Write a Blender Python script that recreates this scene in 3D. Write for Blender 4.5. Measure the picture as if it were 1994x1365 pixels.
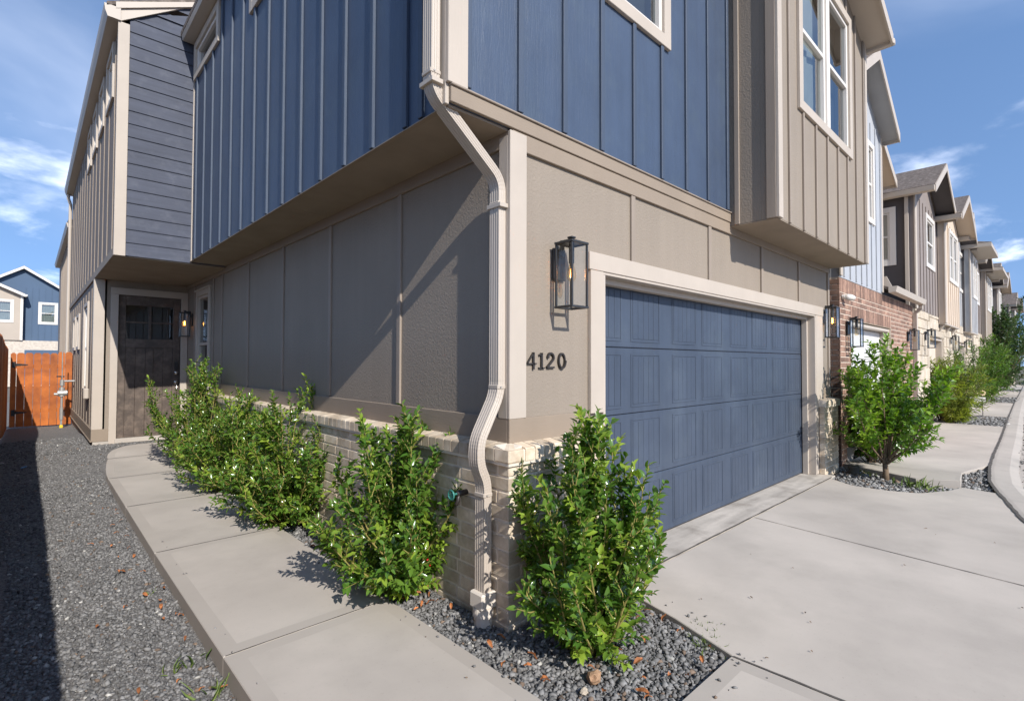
import bpy, bmesh, math, random
import numpy as np
from mathutils import Vector, Matrix
random.seed(7)
SKY_STRENGTH, SUN_STRENGTH, EXPOSURE = .125, 2.8, 1.08
CLOUD_A, CLOUD_B, CLOUDV = (3.1, 1.7, 0), (1.2, 5.3, 2), 17.0
for o in list(bpy.data.objects): bpy.data.objects.remove(o)
S = bpy.context.scene
COL = S.collection
# ------------------------------------------------------------------ camera
CAM = (-2.0322, -2.1735, 1.44)
YAW, PITCH, ROLL = math.radians(46.7), math.radians(1.35), math.radians(0.17)
Fh = Vector((math.cos(YAW), math.sin(YAW), 0)); R0 = Vector((math.sin(YAW), -math.cos(YAW), 0)); Zv = Vector((0, 0, 1))
Fv = Fh*math.cos(PITCH)+Zv*math.sin(PITCH); U0 = Zv*math.cos(PITCH)-Fh*math.sin(PITCH)
Rv = R0*math.cos(ROLL)+U0*math.sin(ROLL); Uv = U0*math.cos(ROLL)-R0*math.sin(ROLL)
cd = bpy.data.cameras.new('camera'); cam = bpy.data.objects.new('camera', cd); COL.objects.link(cam)
M4 = Matrix.Identity(4)
for i in range(3):
    M4[i][0] = Rv[i]; M4[i][1] = Uv[i]; M4[i][2] = -Fv[i]; M4[i][3] = CAM[i]
cam.matrix_world = M4
cd.sensor_width = 36; cd.sensor_fit = 'HORIZONTAL'; cd.lens = 36*1000/1994; cd.clip_start = .05; cd.clip_end = 2000
S.camera = cam
# ------------------------------------------------------------------ sky, sun, exposure
SUN = Vector((-1, -5.36, 3.75)).normalized()
w = bpy.data.worlds.new('World'); S.world = w; w.use_nodes = True
nt = w.node_tree; nt.nodes.clear()
def N(t, **k):
    n = nt.nodes.new(t)
    for a, b in k.items(): setattr(n, a, b)
    return n
sky = N('ShaderNodeTexSky', sky_type='NISHITA'); sky.sun_disc = False
sky.sun_elevation = math.asin(SUN.z); sky.sun_rotation = math.atan2(SUN.x, SUN.y)
sky.air_density = 1.0; sky.dust_density = .15; sky.ozone_density = 3.0; sky.altitude = 0
tc = N('ShaderNodeTexCoord'); sp = N('ShaderNodeSeparateXYZ'); nt.links.new(tc.outputs['Generated'], sp.inputs[0])
mx = N('ShaderNodeMath', operation='MAXIMUM'); nt.links.new(sp.outputs[2], mx.inputs[0]); mx.inputs[1].default_value = 0
ad = N('ShaderNodeMath', operation='ADD'); nt.links.new(mx.outputs[0], ad.inputs[0]); ad.inputs[1].default_value = .22
cb = N('ShaderNodeCombineXYZ')
for i in range(2):
    dv = N('ShaderNodeMath', operation='DIVIDE'); nt.links.new(sp.outputs[i], dv.inputs[0]); nt.links.new(ad.outputs[0], dv.inputs[1]); nt.links.new(dv.outputs[0], cb.inputs[i])
cz = N('ShaderNodeMath', operation='ADD'); nt.links.new(mx.outputs[0], cz.inputs[0]); cz.inputs[1].default_value = .32
cv = N('ShaderNodeCombineXYZ'); nt.links.new(sp.outputs[0], cv.inputs[0]); nt.links.new(sp.outputs[1], cv.inputs[1]); nt.links.new(cz.outputs[0], cv.inputs[2])
nv = N('ShaderNodeVectorMath', operation='NORMALIZE'); nt.links.new(cv.outputs[0], nv.inputs[0]); nt.links.new(nv.outputs[0], sky.inputs[0])
def cloud(scale, off, lo, hi, detail=9, rough=.56, dist=.35):
    mp = N('ShaderNodeMapping'); mp.inputs['Location'].default_value = off; mp.inputs['Scale'].default_value = (scale, scale, scale)
    nt.links.new(cb.outputs[0], mp.inputs[0])
    no = N('ShaderNodeTexNoise'); no.inputs['Scale'].default_value = 1; no.inputs['Detail'].default_value = detail; no.inputs['Roughness'].default_value = rough; no.inputs['Distortion'].default_value = dist
    nt.links.new(mp.outputs[0], no.inputs['Vector'])
    r = N('ShaderNodeMapRange'); r.interpolation_type = 'SMOOTHSTEP'
    r.inputs['From Min'].default_value = lo; r.inputs['From Max'].default_value = hi
    nt.links.new(no.outputs[0], r.inputs[0]); return r.outputs[0]
c1 = cloud(1.5, CLOUD_A, .56, .92, 8, .52); c2 = cloud(.7, CLOUD_B, .45, .9, 6, .5, .8)
m2 = N('ShaderNodeMath', operation='MULTIPLY'); nt.links.new(c2, m2.inputs[0]); m2.inputs[1].default_value = .16
cm = N('ShaderNodeMath', operation='MAXIMUM'); nt.links.new(c1, cm.inputs[0]); nt.links.new(m2.outputs[0], cm.inputs[1])
lo_ = N('ShaderNodeMapRange'); lo_.interpolation_type = 'SMOOTHSTEP'; lo_.inputs['From Min'].default_value = .30; lo_.inputs['From Max'].default_value = .10; nt.links.new(sp.outputs[2], lo_.inputs[0])
c4 = cloud(1.9, (5.2, 3.3, 1), .54, .9, 10, .58, .2)
m4 = N('ShaderNodeMath', operation='MULTIPLY'); nt.links.new(lo_.outputs[0], m4.inputs[0]); nt.links.new(c4, m4.inputs[1])
cm2 = N('ShaderNodeMath', operation='MAXIMUM'); nt.links.new(cm.outputs[0], cm2.inputs[0]); nt.links.new(m4.outputs[0], cm2.inputs[1]); cm = cm2
c3 = N('ShaderNodeMath', operation='MULTIPLY'); nt.links.new(cm.outputs[0], c3.inputs[0]); c3.inputs[1].default_value = .85
mixc = N('ShaderNodeMix', data_type='RGBA'); nt.links.new(c3.outputs[0], mixc.inputs['Factor'])
hs = N('ShaderNodeHueSaturation'); hs.inputs['Saturation'].default_value = 1.02; hs.inputs['Value'].default_value = .92; nt.links.new(sky.outputs[0], hs.inputs['Color']); nt.links.new(hs.outputs[0], mixc.inputs['A']); mixc.inputs['B'].default_value = (CLOUDV, CLOUDV, CLOUDV*1.04, 1)
bg = N('ShaderNodeBackground'); bg.inputs[1].default_value = SKY_STRENGTH; nt.links.new(mixc.outputs['Result'], bg.inputs[0])
wo = N('ShaderNodeOutputWorld'); nt.links.new(bg.outputs[0], wo.inputs[0])
sl = bpy.data.lights.new('sun', 'SUN'); sl.energy = SUN_STRENGTH; sl.angle = math.radians(.5); sl.color = (1, .975, .94)
so = bpy.data.objects.new('sun', sl); COL.objects.link(so); so.rotation_euler = (-SUN).to_track_quat('-Z', 'Y').to_euler(); so.location = (-3, -12, 12)
S.view_settings.view_transform = 'Standard'; S.view_settings.look = 'None'; S.view_settings.gamma = 1
S.view_settings.use_curve_mapping = False; S.view_settings.exposure = EXPOSURE
S.render.engine = 'CYCLES'
# ------------------------------------------------------------------ materials
MATS = {}
def mat(name, col, rough=.6, var=.08, vs=1.5, bump=None, bs=.3, bd=.01, metal=0, spec=.4, rnd=0, col2=None, c2s=6, c2lo=.5, c2hi=.7, attr=None, streak=None, stv=.08, speck=0):
    col = (col[0]*1.02, col[1]*.972, col[2]*.92); col2 = (col2[0]*1.02, col2[1]*.972, col2[2]*.92) if col2 else None
    m = bpy.data.materials.new(name); m.use_nodes = True; MATS[name] = m
    t = m.node_tree; L = t.links.new; p = t.nodes['Principled BSDF']
    p.inputs['Roughness'].default_value = rough; p.inputs['Metallic'].default_value = metal; p.inputs['Specular IOR Level'].default_value = spec
    g = t.nodes.new('ShaderNodeNewGeometry')
    rgb = t.nodes.new('ShaderNodeRGB'); rgb.outputs[0].default_value = (*col, 1); out = rgb.outputs[0]
    if attr:
        a = t.nodes.new('ShaderNodeAttribute'); a.attribute_name = attr; out = a.outputs['Color']
    if col2:
        n = t.nodes.new('ShaderNodeTexNoise'); n.inputs['Scale'].default_value = c2s; n.inputs['Detail'].default_value = 6; n.inputs['Roughness'].default_value = .62
        L(g.outputs['Position'], n.inputs['Vector'])
        r = t.nodes.new('ShaderNodeMapRange'); r.inputs['From Min'].default_value = c2lo; r.inputs['From Max'].default_value = c2hi; L(n.outputs[0], r.inputs[0])
        x = t.nodes.new('ShaderNodeMix'); x.data_type = 'RGBA'; L(r.outputs[0], x.inputs['Factor']); L(out, x.inputs['A']); x.inputs['B'].default_value = (*col2, 1); out = x.outputs['Result']
    fac = None
    if var:
        n = t.nodes.new('ShaderNodeTexNoise'); n.inputs['Scale'].default_value = vs; n.inputs['Detail'].default_value = 7; n.inputs['Roughness'].default_value = .6
        L(g.outputs['Position'], n.inputs['Vector'])
        r = t.nodes.new('ShaderNodeMapRange'); r.inputs['From Min'].default_value = .3; r.inputs['From Max'].default_value = .7; r.inputs['To Min'].default_value = 1-var; r.inputs['To Max'].default_value = 1+var
        L(n.outputs[0], r.inputs[0]); fac = r.outputs[0]
    if streak:
        mp = t.nodes.new('ShaderNodeMapping'); mp.inputs['Scale'].default_value = streak; L(g.outputs['Position'], mp.inputs[0])
        n = t.nodes.new('ShaderNodeTexNoise'); n.inputs['Scale'].default_value = 1; n.inputs['Detail'].default_value = 5; L(mp.outputs[0], n.inputs['Vector'])
        r = t.nodes.new('ShaderNodeMapRange'); r.inputs['From Min'].default_value = .35; r.inputs['From Max'].default_value = .65; r.inputs['To Min'].default_value = 1-stv; r.inputs['To Max'].default_value = 1+stv*.6
        L(n.outputs[0], r.inputs[0])
        mu = t.nodes.new('ShaderNodeMath'); mu.operation = 'MULTIPLY'; L(fac, mu.inputs[0]); L(r.outputs[0], mu.inputs[1]); fac = mu.outputs[0]
    if speck:
        n = t.nodes.new('ShaderNodeTexNoise'); n.inputs['Scale'].default_value = 55; n.inputs['Detail'].default_value = 4; n.inputs['Roughness'].default_value = .7; L(g.outputs['Position'], n.inputs['Vector'])
        r = t.nodes.new('ShaderNodeMapRange'); r.inputs['From Min'].default_value = .6; r.inputs['From Max'].default_value = .74; r.inputs['To Min'].default_value = 1; r.inputs['To Max'].default_value = 1-speck; L(n.outputs[0], r.inputs[0])
        mu = t.nodes.new('ShaderNodeMath'); mu.operation = 'MULTIPLY'; L(fac, mu.inputs[0]); L(r.outputs[0], mu.inputs[1]); fac = mu.outputs[0]
    if rnd:
        oi = t.nodes.new('ShaderNodeObjectInfo'); r = t.nodes.new('ShaderNodeMapRange'); r.inputs['To Min'].default_value = 1-rnd; r.inputs['To Max'].default_value = 1+rnd
        L(oi.outputs['Random'], r.inputs[0])
        if fac:
            mu = t.nodes.new('ShaderNodeMath'); mu.operation = 'MULTIPLY'; L(fac, mu.inputs[0]); L(r.outputs[0], mu.inputs[1]); fac = mu.outputs[0]
        else: fac = r.outputs[0]
    if fac:
        v = t.nodes.new('ShaderNodeVectorMath'); v.operation = 'SCALE'; L(out, v.inputs[0]); L(fac, v.inputs['Scale']); out = v.outputs[0]
    L(out, p.inputs['Base Color'])
    if bump:
        def noise(sc, detail, ro=.6, dist=0):
            mp = t.nodes.new('ShaderNodeMapping'); mp.inputs['Scale'].default_value = sc; L(g.outputs['Position'], mp.inputs[0])
            n = t.nodes.new('ShaderNodeTexNoise'); n.inputs['Scale'].default_value = 1; n.inputs['Detail'].default_value = detail; n.inputs['Roughness'].default_value = ro; n.inputs['Distortion'].default_value = dist
            L(mp.outputs[0], n.inputs['Vector']); return n.outputs[0]
        B = {'grain_v': lambda: noise((34, 34, 3.2), 5, .65, 2.2), 'grain_h': lambda: noise((4, 4, 60), 5, .65, 2.2),
             'stucco': lambda: noise((62, 62, 62), 4, .55, .6), 'fine': lambda: noise((220, 220, 220), 3), 'shingle': lambda: noise((9, 9, 30), 5, .7, .4),
             'concrete': lambda: noise((60, 260, 60), 6, .7), 'rough': lambda: noise((30, 30, 30), 8, .72, .3)}
        bp = t.nodes.new('ShaderNodeBump'); bp.inputs['Strength'].default_value = bs; bp.inputs['Distance'].default_value = bd
        L(B[bump](), bp.inputs['Height']); L(bp.outputs[0], p.inputs['Normal'])
    return m
GREY = (.25, .213, .172); CREAM = (.425, .378, .325); NAVY = (.036, .062, .125)
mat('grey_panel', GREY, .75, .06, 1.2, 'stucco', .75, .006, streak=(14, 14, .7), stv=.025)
mat('wing_panel_shaded', (.185, .152, .128), .75, .08, 1.6, 'stucco', .5, .005, streak=(14, 14, .7), stv=.06)  # same grey as the main wall, colour darkened for weaker light on the wing
mat('grey_board', (.25, .204, .158), .7, .07, 2, 'grain_h', .35, .004)
mat('grey_batten', (.27, .228, .188), .7, .05, 2, 'grain_v', .25, .003, streak=(14, 14, .7), stv=.09)
mat('grey_soffit', (.27, .225, .178), .8, .12, 2.5, 'fine', .2, .002)
mat('cream_trim', CREAM, .62, .05, 2.5, 'grain_v', .35, .003)
mat('cream_flat', (.445, .397, .343), .5, .04, 2, 'fine', .08, .001)
mat('navy_panel', (.042, .065, .112), .5, .10, 2.2, 'grain_v', .6, .004, col2=(.05, .075, .116), c2s=3, streak=(14, 14, .7), stv=.05, spec=.6)
mat('navy_batten', (.04, .06, .098), .6, .08, 3, 'grain_v', .35, .003, streak=(14, 14, .7), stv=.05, spec=.6)
mat('navy_lap', (.052, .061, .09), .68, .10, 3, 'grain_h', .32, .003, col2=(.08, .09, .12), c2s=7, c2lo=.52, c2hi=.78, streak=(1.2, 1.2, 26), stv=.12)
mat('garage_blue', (.048, .065, .098), .5, .1, 3, 'fine', .12, .001, col2=(.062, .082, .114), c2s=2.2, c2lo=.5, c2hi=.75, streak=(14, 14, .7), stv=.09)
mat('brick_tan', (.47, .39, .29), .85, .08, 22, 'rough', .28, .004, rnd=.24, col2=(.66, .585, .475), c2s=8, c2lo=.42, c2hi=.7)
mat('mortar_light', (.66, .6, .51), .9, .1, 15, 'rough', .5, .004)
mat('brick_red', (.235, .145, .108), .85, .22, 20, 'rough', .45, .004, rnd=.38, col2=(.36, .235, .17), c2s=8, c2lo=.52, c2hi=.75)
mat('mortar_grey', (.62, .54, .45), .9, .1, 15)
mat('limestone', (.47, .41, .325), .85, .1, 6, 'rough', .7, .02, rnd=.16, col2=(.54, .5, .43), c2s=3)
mat('concrete', (.425, .392, .352), .85, .07, 1.1, 'concrete', .35, .002, col2=(.352, .326, .292), c2s=1.3, c2lo=.48, c2hi=.8, streak=(.55, .55, .55), stv=.10, speck=.16)
mat('concrete_trowel', (.38, .35, .314), .8, .06, 1.4, 'fine', .12, .001)
mat('concrete_old', (.43, .40, .36), .85, .14, 3, 'rough', .3, .004, col2=(.25, .225, .195), c2s=2.6, c2lo=.5, c2hi=.72, streak=(1.2, 9, 1), stv=.2, speck=.3)
mat('street_concrete', (.39, .362, .328), .88, .1, .9, 'concrete', .35, .003, col2=(.3, .285, .26), c2s=2.4, c2lo=.52, c2hi=.75, speck=.25)
mat('gravel_bed', (.13, .128, .125), .9, .35, 60, 'rough', 1, .02, col2=(.26, .25, .24), c2s=70, c2lo=.45, c2hi=.65)
mat('gravel_stone', (.1, .1, .1), .8, .15, 90, 'fine', .25, .002, attr='tone', spec=.3)
mat('soil', (.16, .14, .115), .95, .3, 8, 'rough', .8, .02)
mat('cedar', (.40, .115, .018), .55, .2, 4, 'grain_v', .35, .003, rnd=.16, col2=(.24, .062, .012), c2s=3.5, c2lo=.45, c2hi=.7)
mat('black_metal', (.03, .031, .032), .36, .1, 6, 'fine', .1, .001)
mat('dark_hardware', (.03, .026, .024), .45, 0)
mat('nickel', (.6, .57, .52), .28, 0, metal=1)
mat('galvanised', (.42, .42, .41), .5, .12, 12, metal=.6)
mat('white_vinyl', (.64, .62, .585), .4, .02, 2)
mat('door_wood', (.085, .066, .054), .55, .25, 3, 'grain_v', .5, .003, col2=(.16, .125, .1), c2s=10, c2lo=.45, c2hi=.7)
mat('dark_room', (.03, .032, .034), .9, 0)
mat('curtain', (.42, .43, .42), .9, .1, 4)
mat('shingle', (.115, .094, .08), .95, .3, 16, 'shingle', .8, .01, col2=(.19, .16, .14), c2s=14, c2lo=.45, c2hi=.65)
mat('h2_blue', (.36, .385, .42), .65, .05, 2, 'grain_v', .25, .003)
mat('charcoal', (.075, .068, .07), .7, .1, 2, 'stucco', .2, .003)
mat('h3_grey', (.225, .195, .18), .7, .06, 2)
mat('h4_cream', (.54, .455, .365), .7, .05, 2)
mat('lap_grey', (.36, .37, .385), .7, .05, 2)
mat('garage_white', (.6, .6, .6), .5, .03, 2)
mat('garage_tan', (.56, .49, .41), .6, .03, 2)
mat('green_paint', (.045, .12, .055), .6, .05, 2)
mat('far_blue', (.062, .105, .175), .7, .05, 1)
mat('far_tan', (.40, .35, .295), .7, .05, 1)
mat('far_brick', (.5, .45, .39), .9, .2, 9)
mat('bark', (.16, .115, .075), .9, .2, 12, 'rough', .5, .005)
mat('twig', (.27, .235, .07), .75, .2, 12)
mat('dead_leaf', (.36, .135, .045), .75, .25, 40, rnd=.45)
mat('dry_leaf', (.22, .16, .11), .8, .25, 40, rnd=.4)
mat('berry', (.5, .012, .012), .25, .1, 20)
mat('pvc', (.66, .61, .54), .45, .03, 3)
mat('brown_stone', (.32, .2, .12), .85, .25, 25, 'rough', .5, .01)
mat('yellow_paint', (.7, .5, .03), .5, 0)
mat('teal_metal', (.05, .22, .19), .4, .15, 30, metal=.3)
mat('plastic_blue', (.08, .3, .6), .3, 0)
mat('petal', (.75, .6, .35), .6, .1, 20)
mat('rust', (.22, .09, .05), .8, .2, 20)
mat('pot_grey', (.2, .2, .2), .7, .15, 8)
mat('joint_dark', (.085, .078, .07), .95, .3, 25)
mat('debris', (.06, .055, .045), .9, .3, 30, rnd=.4)
def m_leaf(name, dark, light, trans=.22, rough=.3):
    m = bpy.data.materials.new(name); m.use_nodes = True; MATS[name] = m
    t = m.node_tree; L = t.links.new; p = t.nodes['Principled BSDF']; out = t.nodes['Material Output']
    a = t.nodes.new('ShaderNodeAttribute'); a.attribute_name = 'tint'
    x = t.nodes.new('ShaderNodeMix'); x.data_type = 'RGBA'; L(a.outputs['Fac'], x.inputs['Factor']); x.inputs['A'].default_value = (*dark, 1); x.inputs['B'].default_value = (*light, 1)
    L(x.outputs['Result'], p.inputs['Base Color']); p.inputs['Roughness'].default_value = rough; p.inputs['Specular IOR Level'].default_value = .55
    tr = t.nodes.new('ShaderNodeBsdfTranslucent'); v = t.nodes.new('ShaderNodeVectorMath'); v.operation = 'MULTIPLY'; v.inputs[1].default_value = (1.5, 1.7, .6); L(x.outputs['Result'], v.inputs[0]); L(v.outputs[0], tr.inputs[0])
    ms = t.nodes.new('ShaderNodeMixShader'); ms.inputs[0].default_value = trans; L(p.outputs[0], ms.inputs[1]); L(tr.outputs[0], ms.inputs[2]); L(ms.outputs[0], out.inputs[0])
m_leaf('holly_leaf', (.048, .128, .02), (.25, .34, .04), .25, .2)
m_leaf('tree_leaf', (.06, .15, .016), (.24, .36, .035), .32, .3)
m_leaf('feather_leaf', (.09, .14, .02), (.30, .33, .045), .3, .5)
m_leaf('fern_leaf', (.05, .13, .018), (.17, .27, .035), .3, .5)
m_leaf('myrtle_leaf', (.028, .062, .02), (.09, .15, .035), .25, .45)
m_leaf('grass_blade', (.07, .12, .025), (.2, .26, .06), .25, .5)
def m_glass(name, tint, refl, rough=.02):
    m = bpy.data.materials.new(name); m.use_nodes = True; MATS[name] = m
    t = m.node_tree; L = t.links.new; out = t.nodes['Material Output']
    lw = t.nodes.new('ShaderNodeLayerWeight'); lw.inputs[0].default_value = .5
    pw_ = t.nodes.new('ShaderNodeMath'); pw_.operation = 'POWER'; L(lw.outputs['Facing'], pw_.inputs[0]); pw_.inputs[1].default_value = 4
    fr = t.nodes.new('ShaderNodeMapRange'); fr.inputs['To Min'].default_value = refl; L(pw_.outputs[0], fr.inputs[0])
    a = t.nodes.new('ShaderNodeBsdfTransparent'); a.inputs[0].default_value = (*tint, 1)
    b = t.nodes.new('ShaderNodeBsdfGlossy'); b.inputs['Roughness'].default_value = rough
    ms = t.nodes.new('ShaderNodeMixShader'); L(fr.outputs[0], ms.inputs[0]); L(a.outputs[0], ms.inputs[1]); L(b.outputs[0], ms.inputs[2]); L(ms.outputs[0], out.inputs[0])
m_glass('lantern_glass', (.95, .965, .96), .05); m_glass('window_glass', (.62, .68, .68), .16)
def m_emit(name, col, s):
    m = bpy.data.materials.new(name); m.use_nodes = True; MATS[name] = m
    p = m.node_tree.nodes['Principled BSDF']; p.inputs['Emission Color'].default_value = (*col, 1); p.inputs['Emission Strength'].default_value = s; p.inputs['Base Color'].default_value = (*col, 1)
m_emit('filament', (1, .42, .08), 14)
m_glass('bulb_glass', (1, .9, .74), .06)
# ------------------------------------------------------------------ mesh helpers
WL = {}
def base(p): return WL[p] if p else Vector((0, 0, 0))
def link(name, me, loc, parent=None):
    o = bpy.data.objects.new(name, me); COL.objects.link(o)
    wl = Vector(loc); o.location = wl-base(parent)
    if parent: o.parent = parent
    WL[o] = wl; return o
def tag(o, label=None, cat=None, group=None, kind=None):
    if label: o['label'] = label
    if cat: o['category'] = cat
    if group: o['group'] = group
    if kind: o['kind'] = kind
    return o
def empty(name, loc, label=None, cat=None, group=None, parent=None, kind=None):
    o = link(name, None, loc, parent); o.empty_display_size = .2
    return tag(o, label, cat, group, kind)
def copytree(o, loc=None, rz=None, parent=None):
    c = o.copy(); COL.objects.link(c); c.parent = parent
    if loc is not None: c.location = loc; WL[c] = Vector(loc)
    if rz is not None: c.rotation_euler.z = rz
    for ch in o.children: copytree(ch, parent=c)
    return c
class MB:
    def __init__(s): s.v = []; s.f = []; s.m = []
    def poly(s, pts, m=0):
        i = len(s.v); s.v += [tuple(p) for p in pts]; s.f.append(list(range(i, i+len(pts)))); s.m.append(m)
    def box(s, x0, x1, y0, y1, z0, z1, m=0, ch=0):
        lo = (min(x0, x1), min(y0, y1), min(z0, z1)); hi = (max(x0, x1), max(y0, y1), max(z0, z1)); i = len(s.v)
        if not ch:
            s.v += [(a, b, c) for a in (lo[0], hi[0]) for b in (lo[1], hi[1]) for c in (lo[2], hi[2])]
            for q in ((0, 1, 3, 2), (4, 6, 7, 5), (0, 4, 5, 1), (2, 3, 7, 6), (0, 2, 6, 4), (1, 5, 7, 3)): s.f.append([i+k for k in q]); s.m.append(m)
            return s
        ch = min(ch, *( (hi[k]-lo[k])*.45 for k in range(3)))
        ix = {}
        for c in range(8):
            sg = (c & 1, c >> 1 & 1, c >> 2 & 1)
            for k in range(3):
                p = []
                for a in range(3):
                    e = hi[a] if sg[a] else lo[a]; d = -1 if sg[a] else 1
                    p.append(e if a == k else e+d*ch)
                ix[(sg, k)] = len(s.v); s.v.append(tuple(p))
        for k in range(3):
            a, b = (k+1) % 3, (k+2) % 3
            for e in (0, 1):
                def sg(u, v):
                    t = [0, 0, 0]; t[k] = e; t[a] = u; t[b] = v; return tuple(t)
                q = [ix[(sg(0, 0), k)], ix[(sg(1, 0), k)], ix[(sg(1, 1), k)], ix[(sg(0, 1), k)]]
                s.f.append(q if e else q[::-1]); s.m.append(m)
            for u in (0, 1):
                for v in (0, 1):
                    def s2(e):
                        t = [0, 0, 0]; t[k] = e; t[a] = u; t[b] = v; return tuple(t)
                    q = [ix[(s2(0), a)], ix[(s2(1), a)], ix[(s2(1), b)], ix[(s2(0), b)]]
                    s.f.append(q if u == v else q[::-1]); s.m.append(m)
        for c in range(8):
            sg = (c & 1, c >> 1 & 1, c >> 2 & 1); q = [ix[(sg, k)] for k in range(3)]
            s.f.append(q if sum(sg) % 2 else q[::-1]); s.m.append(m)
        return s
    def prism(s, pts, vec, m=0):
        v = Vector(vec); n = len(pts); i = len(s.v)
        s.v += [tuple(p) for p in pts]+[tuple(Vector(p)+v) for p in pts]
        s.f.append(list(range(i+n-1, i-1, -1))); s.f.append(list(range(i+n, i+2*n))); s.m += [m, m]
        for k in range(n): s.f.append([i+k, i+(k+1) % n, i+n+(k+1) % n, i+n+k]); s.m.append(m)
        return s
    def tube(s, path, r, n=8, m=0, cap=True):
        P = [Vector(p) for p in path]; rs = r if isinstance(r, (list, tuple)) else [r]*len(P); rings = []
        up = None
        for k, p in enumerate(P):
            d = (P[min(k+1, len(P)-1)]-P[max(k-1, 0)]).normalized()
            if up is None: up = d.orthogonal().normalized()
            up = (up-d*up.dot(d)).normalized(); sd = d.cross(up)
            rings.append(len(s.v))
            for j in range(n):
                a = 2*math.pi*j/n; s.v.append(tuple(p+(up*math.cos(a)+sd*math.sin(a))*rs[k]))
        for k in range(len(P)-1):
            for j in range(n): s.f.append([rings[k]+j, rings[k]+(j+1) % n, rings[k+1]+(j+1) % n, rings[k+1]+j]); s.m.append(m)
        if cap:
            s.f.append([rings[0]+j for j in range(n)][::-1]); s.f.append([rings[-1]+j for j in range(n)]); s.m += [m, m]
        return s
    def build(s, name, mats, parent=None, smooth=False, recalc=True, origin='base'):
        V = np.array(s.v, float); lo, hi = V.min(0), V.max(0)
        c = Vector(((lo[0]+hi[0])/2, (lo[1]+hi[1])/2, lo[2])) if origin == 'base' else Vector(origin)
        me = bpy.data.meshes.new(name); me.from_pydata([tuple(p) for p in (V-np.array(c))], [], s.f)
        for k in (mats if isinstance(mats, (list, tuple)) else [mats]): me.materials.append(MATS[k])
        if any(s.m): me.polygons.foreach_set('material_index', s.m)
        if recalc:
            b = bmesh.new(); b.from_mesh(me); bmesh.ops.recalc_face_normals(b, faces=b.faces); b.to_mesh(me); b.free()
        if smooth: me.polygons.foreach_set('use_smooth', [True]*len(me.polygons))
        me.update(); return link(name, me, c, parent)
CACHE = {}
def piece(name, x0, x1, y0, y1, z0, z1, m, parent=None, ch=.003):
    d = (round(abs(x1-x0), 4), round(abs(y1-y0), 4), round(abs(z1-z0), 4), ch, m)
    if d not in CACHE:
        b = MB().box(-d[0]/2, d[0]/2, -d[1]/2, d[1]/2, 0, d[2], 0, ch)
        me = bpy.data.meshes.new(name); me.from_pydata(b.v, [], b.f); me.materials.append(MATS[m]); CACHE[d] = me
    return link(name, CACHE[d], ((x0+x1)/2, (y0+y1)/2, min(z0, z1)), parent)
# wall coordinates: face 'y' looks towards -y at y=B, face 'x' looks towards -x at x=B; u along the wall, n outwards
def bxr(face, B, u0, u1, n0, n1): return (u0, u1, B-n1, B-n0) if face == 'y' else (B-n1, B-n0, u0, u1)
def wpiece(name, face, B, u0, u1, n0, n1, z0, z1, m, parent=None, ch=.003):
    return piece(name, *bxr(face, B, u0, u1, n0, n1), z0, z1, m, parent, ch)
def wbox(mb, face, B, u0, u1, n0, n1, z0, z1, m=0, ch=0): mb.box(*bxr(face, B, u0, u1, n0, n1), z0, z1, m, ch)
def wpt(face, B, u, n, z): return (u, B-n, z) if face == 'y' else (B-n, u, z)
def wall(name, face, B, u0, u1, z0, z1, m, parent, holes=(), t=.14):
    mb = MB(); us = sorted({u0, u1, *[h[0] for h in holes], *[h[1] for h in holes]}); zs = sorted({z0, z1, *[h[2] for h in holes], *[h[3] for h in holes]})
    for a, b in zip(us, us[1:]):
        for c, d in zip(zs, zs[1:]):
            if any(h[0]-1e-6 <= a and b <= h[1]+1e-6 and h[2]-1e-6 <= c and d <= h[3]+1e-6 for h in holes): continue
            for n in (0, -t): mb.poly([wpt(face, B, a, n, c), wpt(face, B, b, n, c), wpt(face, B, b, n, d), wpt(face, B, a, n, d)])
    for (a, b, c, d) in list(holes)+[(u0, u1, z0, z1)]:
        q = [(a, c), (b, c), (b, d), (a, d)]
        for k in range(4):
            (p, r), (s_, v) = q[k], q[(k+1) % 4]
            mb.poly([wpt(face, B, p, 0, r), wpt(face, B, s_, 0, v), wpt(face, B, s_, -t, v), wpt(face, B, p, -t, r)])
    return mb.build(name, m, parent)
def wpane(name, face, B, u0, u1, n, z0, z1, m, parent):
    mb = MB(); mb.poly([wpt(face, B, u0, n, z0), wpt(face, B, u1, n, z0), wpt(face, B, u1, n, z1), wpt(face, B, u0, n, z1)]); return mb.build(name, m, parent, recalc=False)
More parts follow.
